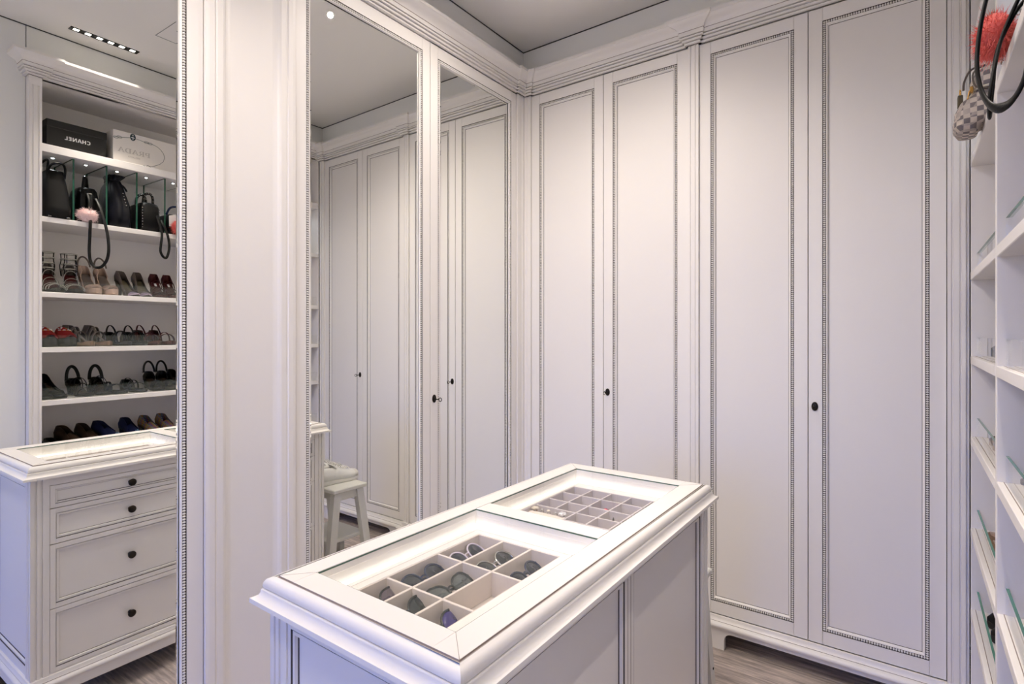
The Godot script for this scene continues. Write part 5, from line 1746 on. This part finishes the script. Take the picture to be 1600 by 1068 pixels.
	part("tongue_patch", b3, tongue, "green patch on the tongue")
	b3 = Shape.new()
	b3.prism(M.green_patch, PackedVector2Array([Vector2(-0.015, 0.055), Vector2(0.015, 0.055), Vector2(0.013, 0.09), Vector2(-0.013, 0.09)]), Transform3D(Basis(Vector3.UP, PI), Vector3(0, 0.0, -0.0075)), 0.002)
	part("heel_tab", b3, s, "green heel tab")
	var d := dup(s, "white lace-up trainer on the step stool, the one farther from the mirrored doors", Vector3.ZERO)
	s.position = Vector3(-0.765, 0.5008, -1.757)
	s.rotation.y = PI
	d.position = Vector3(-0.655, 0.5008, -1.765)
	d.rotation.y = PI - 0.06

# ---------------------------------------------------------------- sunglasses in the near display case
func glasses(label: String, at: Vector3, fm, lm, r := 0.024, oval := 0.86, yaw := 0.0, tilt := 52.0, roll := 0.0, cat := 0.0) -> void:
	var up := deg_to_rad(tilt)
	var bs := Basis(Vector3.UP, deg_to_rad(yaw)) * Basis(Vector3(0, 0, -1), Vector3(-sin(up), cos(up), 0), Vector3(cos(up), sin(up), 0)) * rot(Vector3(0, 0, 1), roll)
	var t := thing("sunglasses", label, "sunglasses", at, 0.0, "sunglasses in the display case")
	t.basis = bs
	var c := r + 0.0075
	for s in [-1, 1]:
		var ring := []
		var disc := []
		for j in 24:
			var a := TAU * j / 24
			ring.append(Vector3(s * c + cos(a) * r, sin(a) * r * oval + cat * maxf(0.0, s * cos(a)) * maxf(0.0, sin(a)), -0.003 * pow(absf(s * c + cos(a) * r) / 0.06, 2)))
		var b := Shape.new()
		b.tube(fm, ring, 0.0022, 8, true)
		part("rim", b, t)
		b = Shape.new()
		var rings := []
		for q in [[0.99, 0.0], [0.7, 0.0016], [0.35, 0.0026], [0.02, 0.0029]]:
			var rr := PackedVector3Array()
			for p in ring: rr.append(Vector3(s * c + (p.x - s * c) * q[0], p.y * q[0], p.z + q[1]))
			rings.append(rr)
		var back := PackedVector3Array()
		for p in ring: back.append(Vector3(s * c + (p.x - s * c) * 0.99, p.y * 0.99, p.z - 0.0012))
		b.loft(lm, [back] + rings, true, true, 1)
		part("lens", b, t)
		b = Shape.new()
		var hx: float = s * (c + r + 0.003)
		b.tube(fm, smooth_path([Vector3(hx - s * 0.004, r * 0.35, -0.002), Vector3(hx, r * 0.36, -0.006 - 0.003 * (s + 1)), Vector3(hx - s * 0.012, r * 0.36, -0.0105 - 0.003 * (s + 1)), Vector3(hx - s * 0.06, r * 0.30, -0.0125 - 0.003 * (s + 1)), Vector3(hx - s * 0.092, r * 0.1, -0.012 - 0.003 * (s + 1)), Vector3(hx - s * 0.106, -r * 0.35, -0.011 - 0.003 * (s + 1))], 4), 0.0020, 8)
		part("temple", b, t)
	var b := Shape.new()
	b.tube(fm, arc(Vector3(-(c - r) - 0.001, r * 0.15, 0), Vector3(c - r + 0.001, r * 0.15, 0), Vector3(0, 0.004, 0.001), 8), 0.002, 8)
	part("bridge", b, t)

func eyewear() -> void:
	var y := 0.811
	glasses("pale-rimmed dark sunglasses in the far left compartment of the near display case", Vector3(-0.834, y, -0.972), M.acetate_pale, M.lens_blue, 0.0252, 0.98, 4, 58)
	glasses("silver-rimmed sunglasses with big grey lenses, middle of the near case's far row", Vector3(-0.752, y, -0.974), M.steel, M.lens_dark, 0.0286, 0.92, 3, 62)
	glasses("glossy blue sunglasses in the far row compartment nearest the shelf wall", Vector3(-0.668, y, -0.972), M.acetate_blue, M.lens_blue, 0.0263, 0.80, 8, 56)
	glasses("sunglasses with round deep blue lenses, in the left compartment of the middle row", Vector3(-0.832, y, -0.828), M.acetate_blue, M.lens_blue, 0.0263, 0.92, 2, 56)
	glasses("sunglasses with clear smoky cat-eye lenses, in the centre compartment", Vector3(-0.752, y, -0.826), M.acetate_black, M.lens_clear, 0.0286, 0.84, 3, 60, 0, 0.009)
	glasses("spectacles with mauve lenses, in the near left compartment half under the frame", Vector3(-0.833, y - 0.004, -0.705), M.acetate_black, M.lens_mauve, 0.0263, 0.78, 4, 56, 0, 0.006)
	glasses("thick black sunglasses with large dark green lenses in the near middle compartment", Vector3(-0.752, y - 0.002, -0.706), M.acetate_black, M.lens_green, 0.0308, 0.86, 2, 58)
	glasses("black sunglasses with violet lenses in the near compartment closest to the shelf wall", Vector3(-0.668, y - 0.003, -0.706), M.acetate_black, M.lens_violet, 0.0302, 0.84, 2, 58)

# ---------------------------------------------------------------- jewels in the far display case
func jewels() -> void:
	# foam rolls that hold the rings
	for k in 3:
		var t := thing("ring_roll", ["padded beige ring roll nearest the sunglasses case", "padded beige ring roll in the middle of the three", "padded beige ring roll that carries the row of rings"][k], "ring holder", Vector3(-0.819, TRAY - 0.034, -1.222 - 0.035 * k), 0.0, "padded ring rolls")
		var b := Shape.new()
		var rings := []
		for q in [[-0.062, 0.6], [-0.060, 0.9], [-0.055, 1.0], [0.055, 1.0], [0.060, 0.9], [0.062, 0.6]]:
			var r := PackedVector3Array()
			for j in 14: r.append(Vector3(q[0], 0.013 + sin(TAU * j / 14) * 0.013 * q[1], cos(TAU * j / 14) * 0.016 * q[1]))
			rings.append(r)
		b.loft(M.velvet, rings, true, true, 1)
		part("pad", b, t)
	var looks := [["gold ring with a pale flower at the left end of the row of rings", M.gold, M.cream_leather, 0.006], ["slim silver ring, second from the left in the row", M.steel, M.stone_clear, 0.004], ["silver ring with a domed grey stone, third from the left in the row", M.steel, M.pearl, 0.0055], ["plain silver band, fourth from the left in the row", M.steel, M.stone_clear, 0.0035], ["silver ring with a large crystal flower at the right end of the row of rings", M.steel, M.stone_clear, 0.0065]]
	for k in 5:
		var t := thing("ring", looks[k][0], "ring", Vector3(-0.868 + 0.0225 * k, TRAY - 0.034 + 0.0245, -1.306), 0.0, "rings on the roll")
		var b := Shape.new()
		var ring := []
		for j in 18: ring.append(Vector3(0, -0.004 + sin(TAU * j / 18) * 0.0085, 0.003 + cos(TAU * j / 18) * 0.0085))
		b.tube(looks[k][1], ring, 0.0012, 6, true)
		part("band", b, t)
		var pts := [Vector3(0, 0.0045, 0.003)]
		if looks[k][3] > 0.0055:
			for j in 5: pts.append(Vector3(cos(TAU * j / 5) * 0.0065, 0.0042, 0.003 + sin(TAU * j / 5) * 0.0065))
		scatter(t, "stone", pts, looks[k][3], [looks[k][2]])
	var fl := TRAY - 0.0338
	for q in [
		["brooch", "cluster brooch of red, teal and violet stones in the far display case", Vector3(-0.720, fl, -1.444), [M.stone_pink, M.stone_teal, M.stone_violet, M.stone_pink, M.stone_clear], 15, 0.023, 0.0075],
		["earrings", "teal and clear stone earrings behind the coloured brooch", Vector3(-0.722, fl, -1.515), [M.stone_teal, M.stone_clear, M.stone_clear], 8, 0.016, 0.006],
		["brooch", "dark violet stone brooch in the far right corner of the jewel case", Vector3(-0.665, fl, -1.520), [M.stone_violet, M.acetate_black, M.stone_clear], 8, 0.012, 0.006],
		["necklace", "clear crystal necklace heaped beside the violet stone brooch", Vector3(-0.633, fl, -1.522), [M.stone_clear, M.steel, M.pearl], 12, 0.012, 0.0052]]:
		var t := thing(q[0], q[1], "jewellery", q[2], 0.0, "jewels in the far display case")
		var rng := RandomNumberGenerator.new()
		rng.seed = hash(q[1])
		var b := Shape.new()
		b.lathe(M.steel, [Vector2(0.0001, 0.0), Vector2(q[5] * 0.8, 0.0), Vector2(q[5] * 0.8, 0.002), Vector2(0.0001, 0.003)], Transform3D(), 14)
		part("setting", b, t)
		var pts := []
		for k in q[4]:
			var a: float = k * 2.399
			var r: float = q[5] * sqrt((k + 0.3) / q[4])
			pts.append(Vector3(cos(a) * r, 0.003 + (1.0 - r / q[5]) * 0.010 + rng.randf() * 0.003, sin(a) * r * 0.8))
		scatter(t, "stone", pts, q[6], q[3])
	var t := thing("earrings", "thin dark hoop earring standing in the compartment nearest the shelf wall", "jewellery", Vector3(-0.655, fl, -1.367), 0.0, "jewels in the far display case")
	var b := Shape.new()
	var ring := []
	for j in 20: ring.append(Vector3(sin(TAU * j / 20) * 0.012 * 0.6, 0.014 + cos(TAU * j / 20) * 0.0125, sin(TAU * j / 20) * 0.012))
	b.tube(M.bronze, ring, 0.0014, 6, true)
	part("hoop", b, t)
	b = Shape.new()
	b.lathe(M.velvet, [Vector2(0.0001, 0), Vector2(0.010, 0.0), Vector2(0.009, 0.010), Vector2(0.006, 0.013), Vector2(0.0001, 0.014)], Transform3D(Basis(), Vector3(-0.010, 0.0, 0.012)), 12)
	part("pad", b, t)
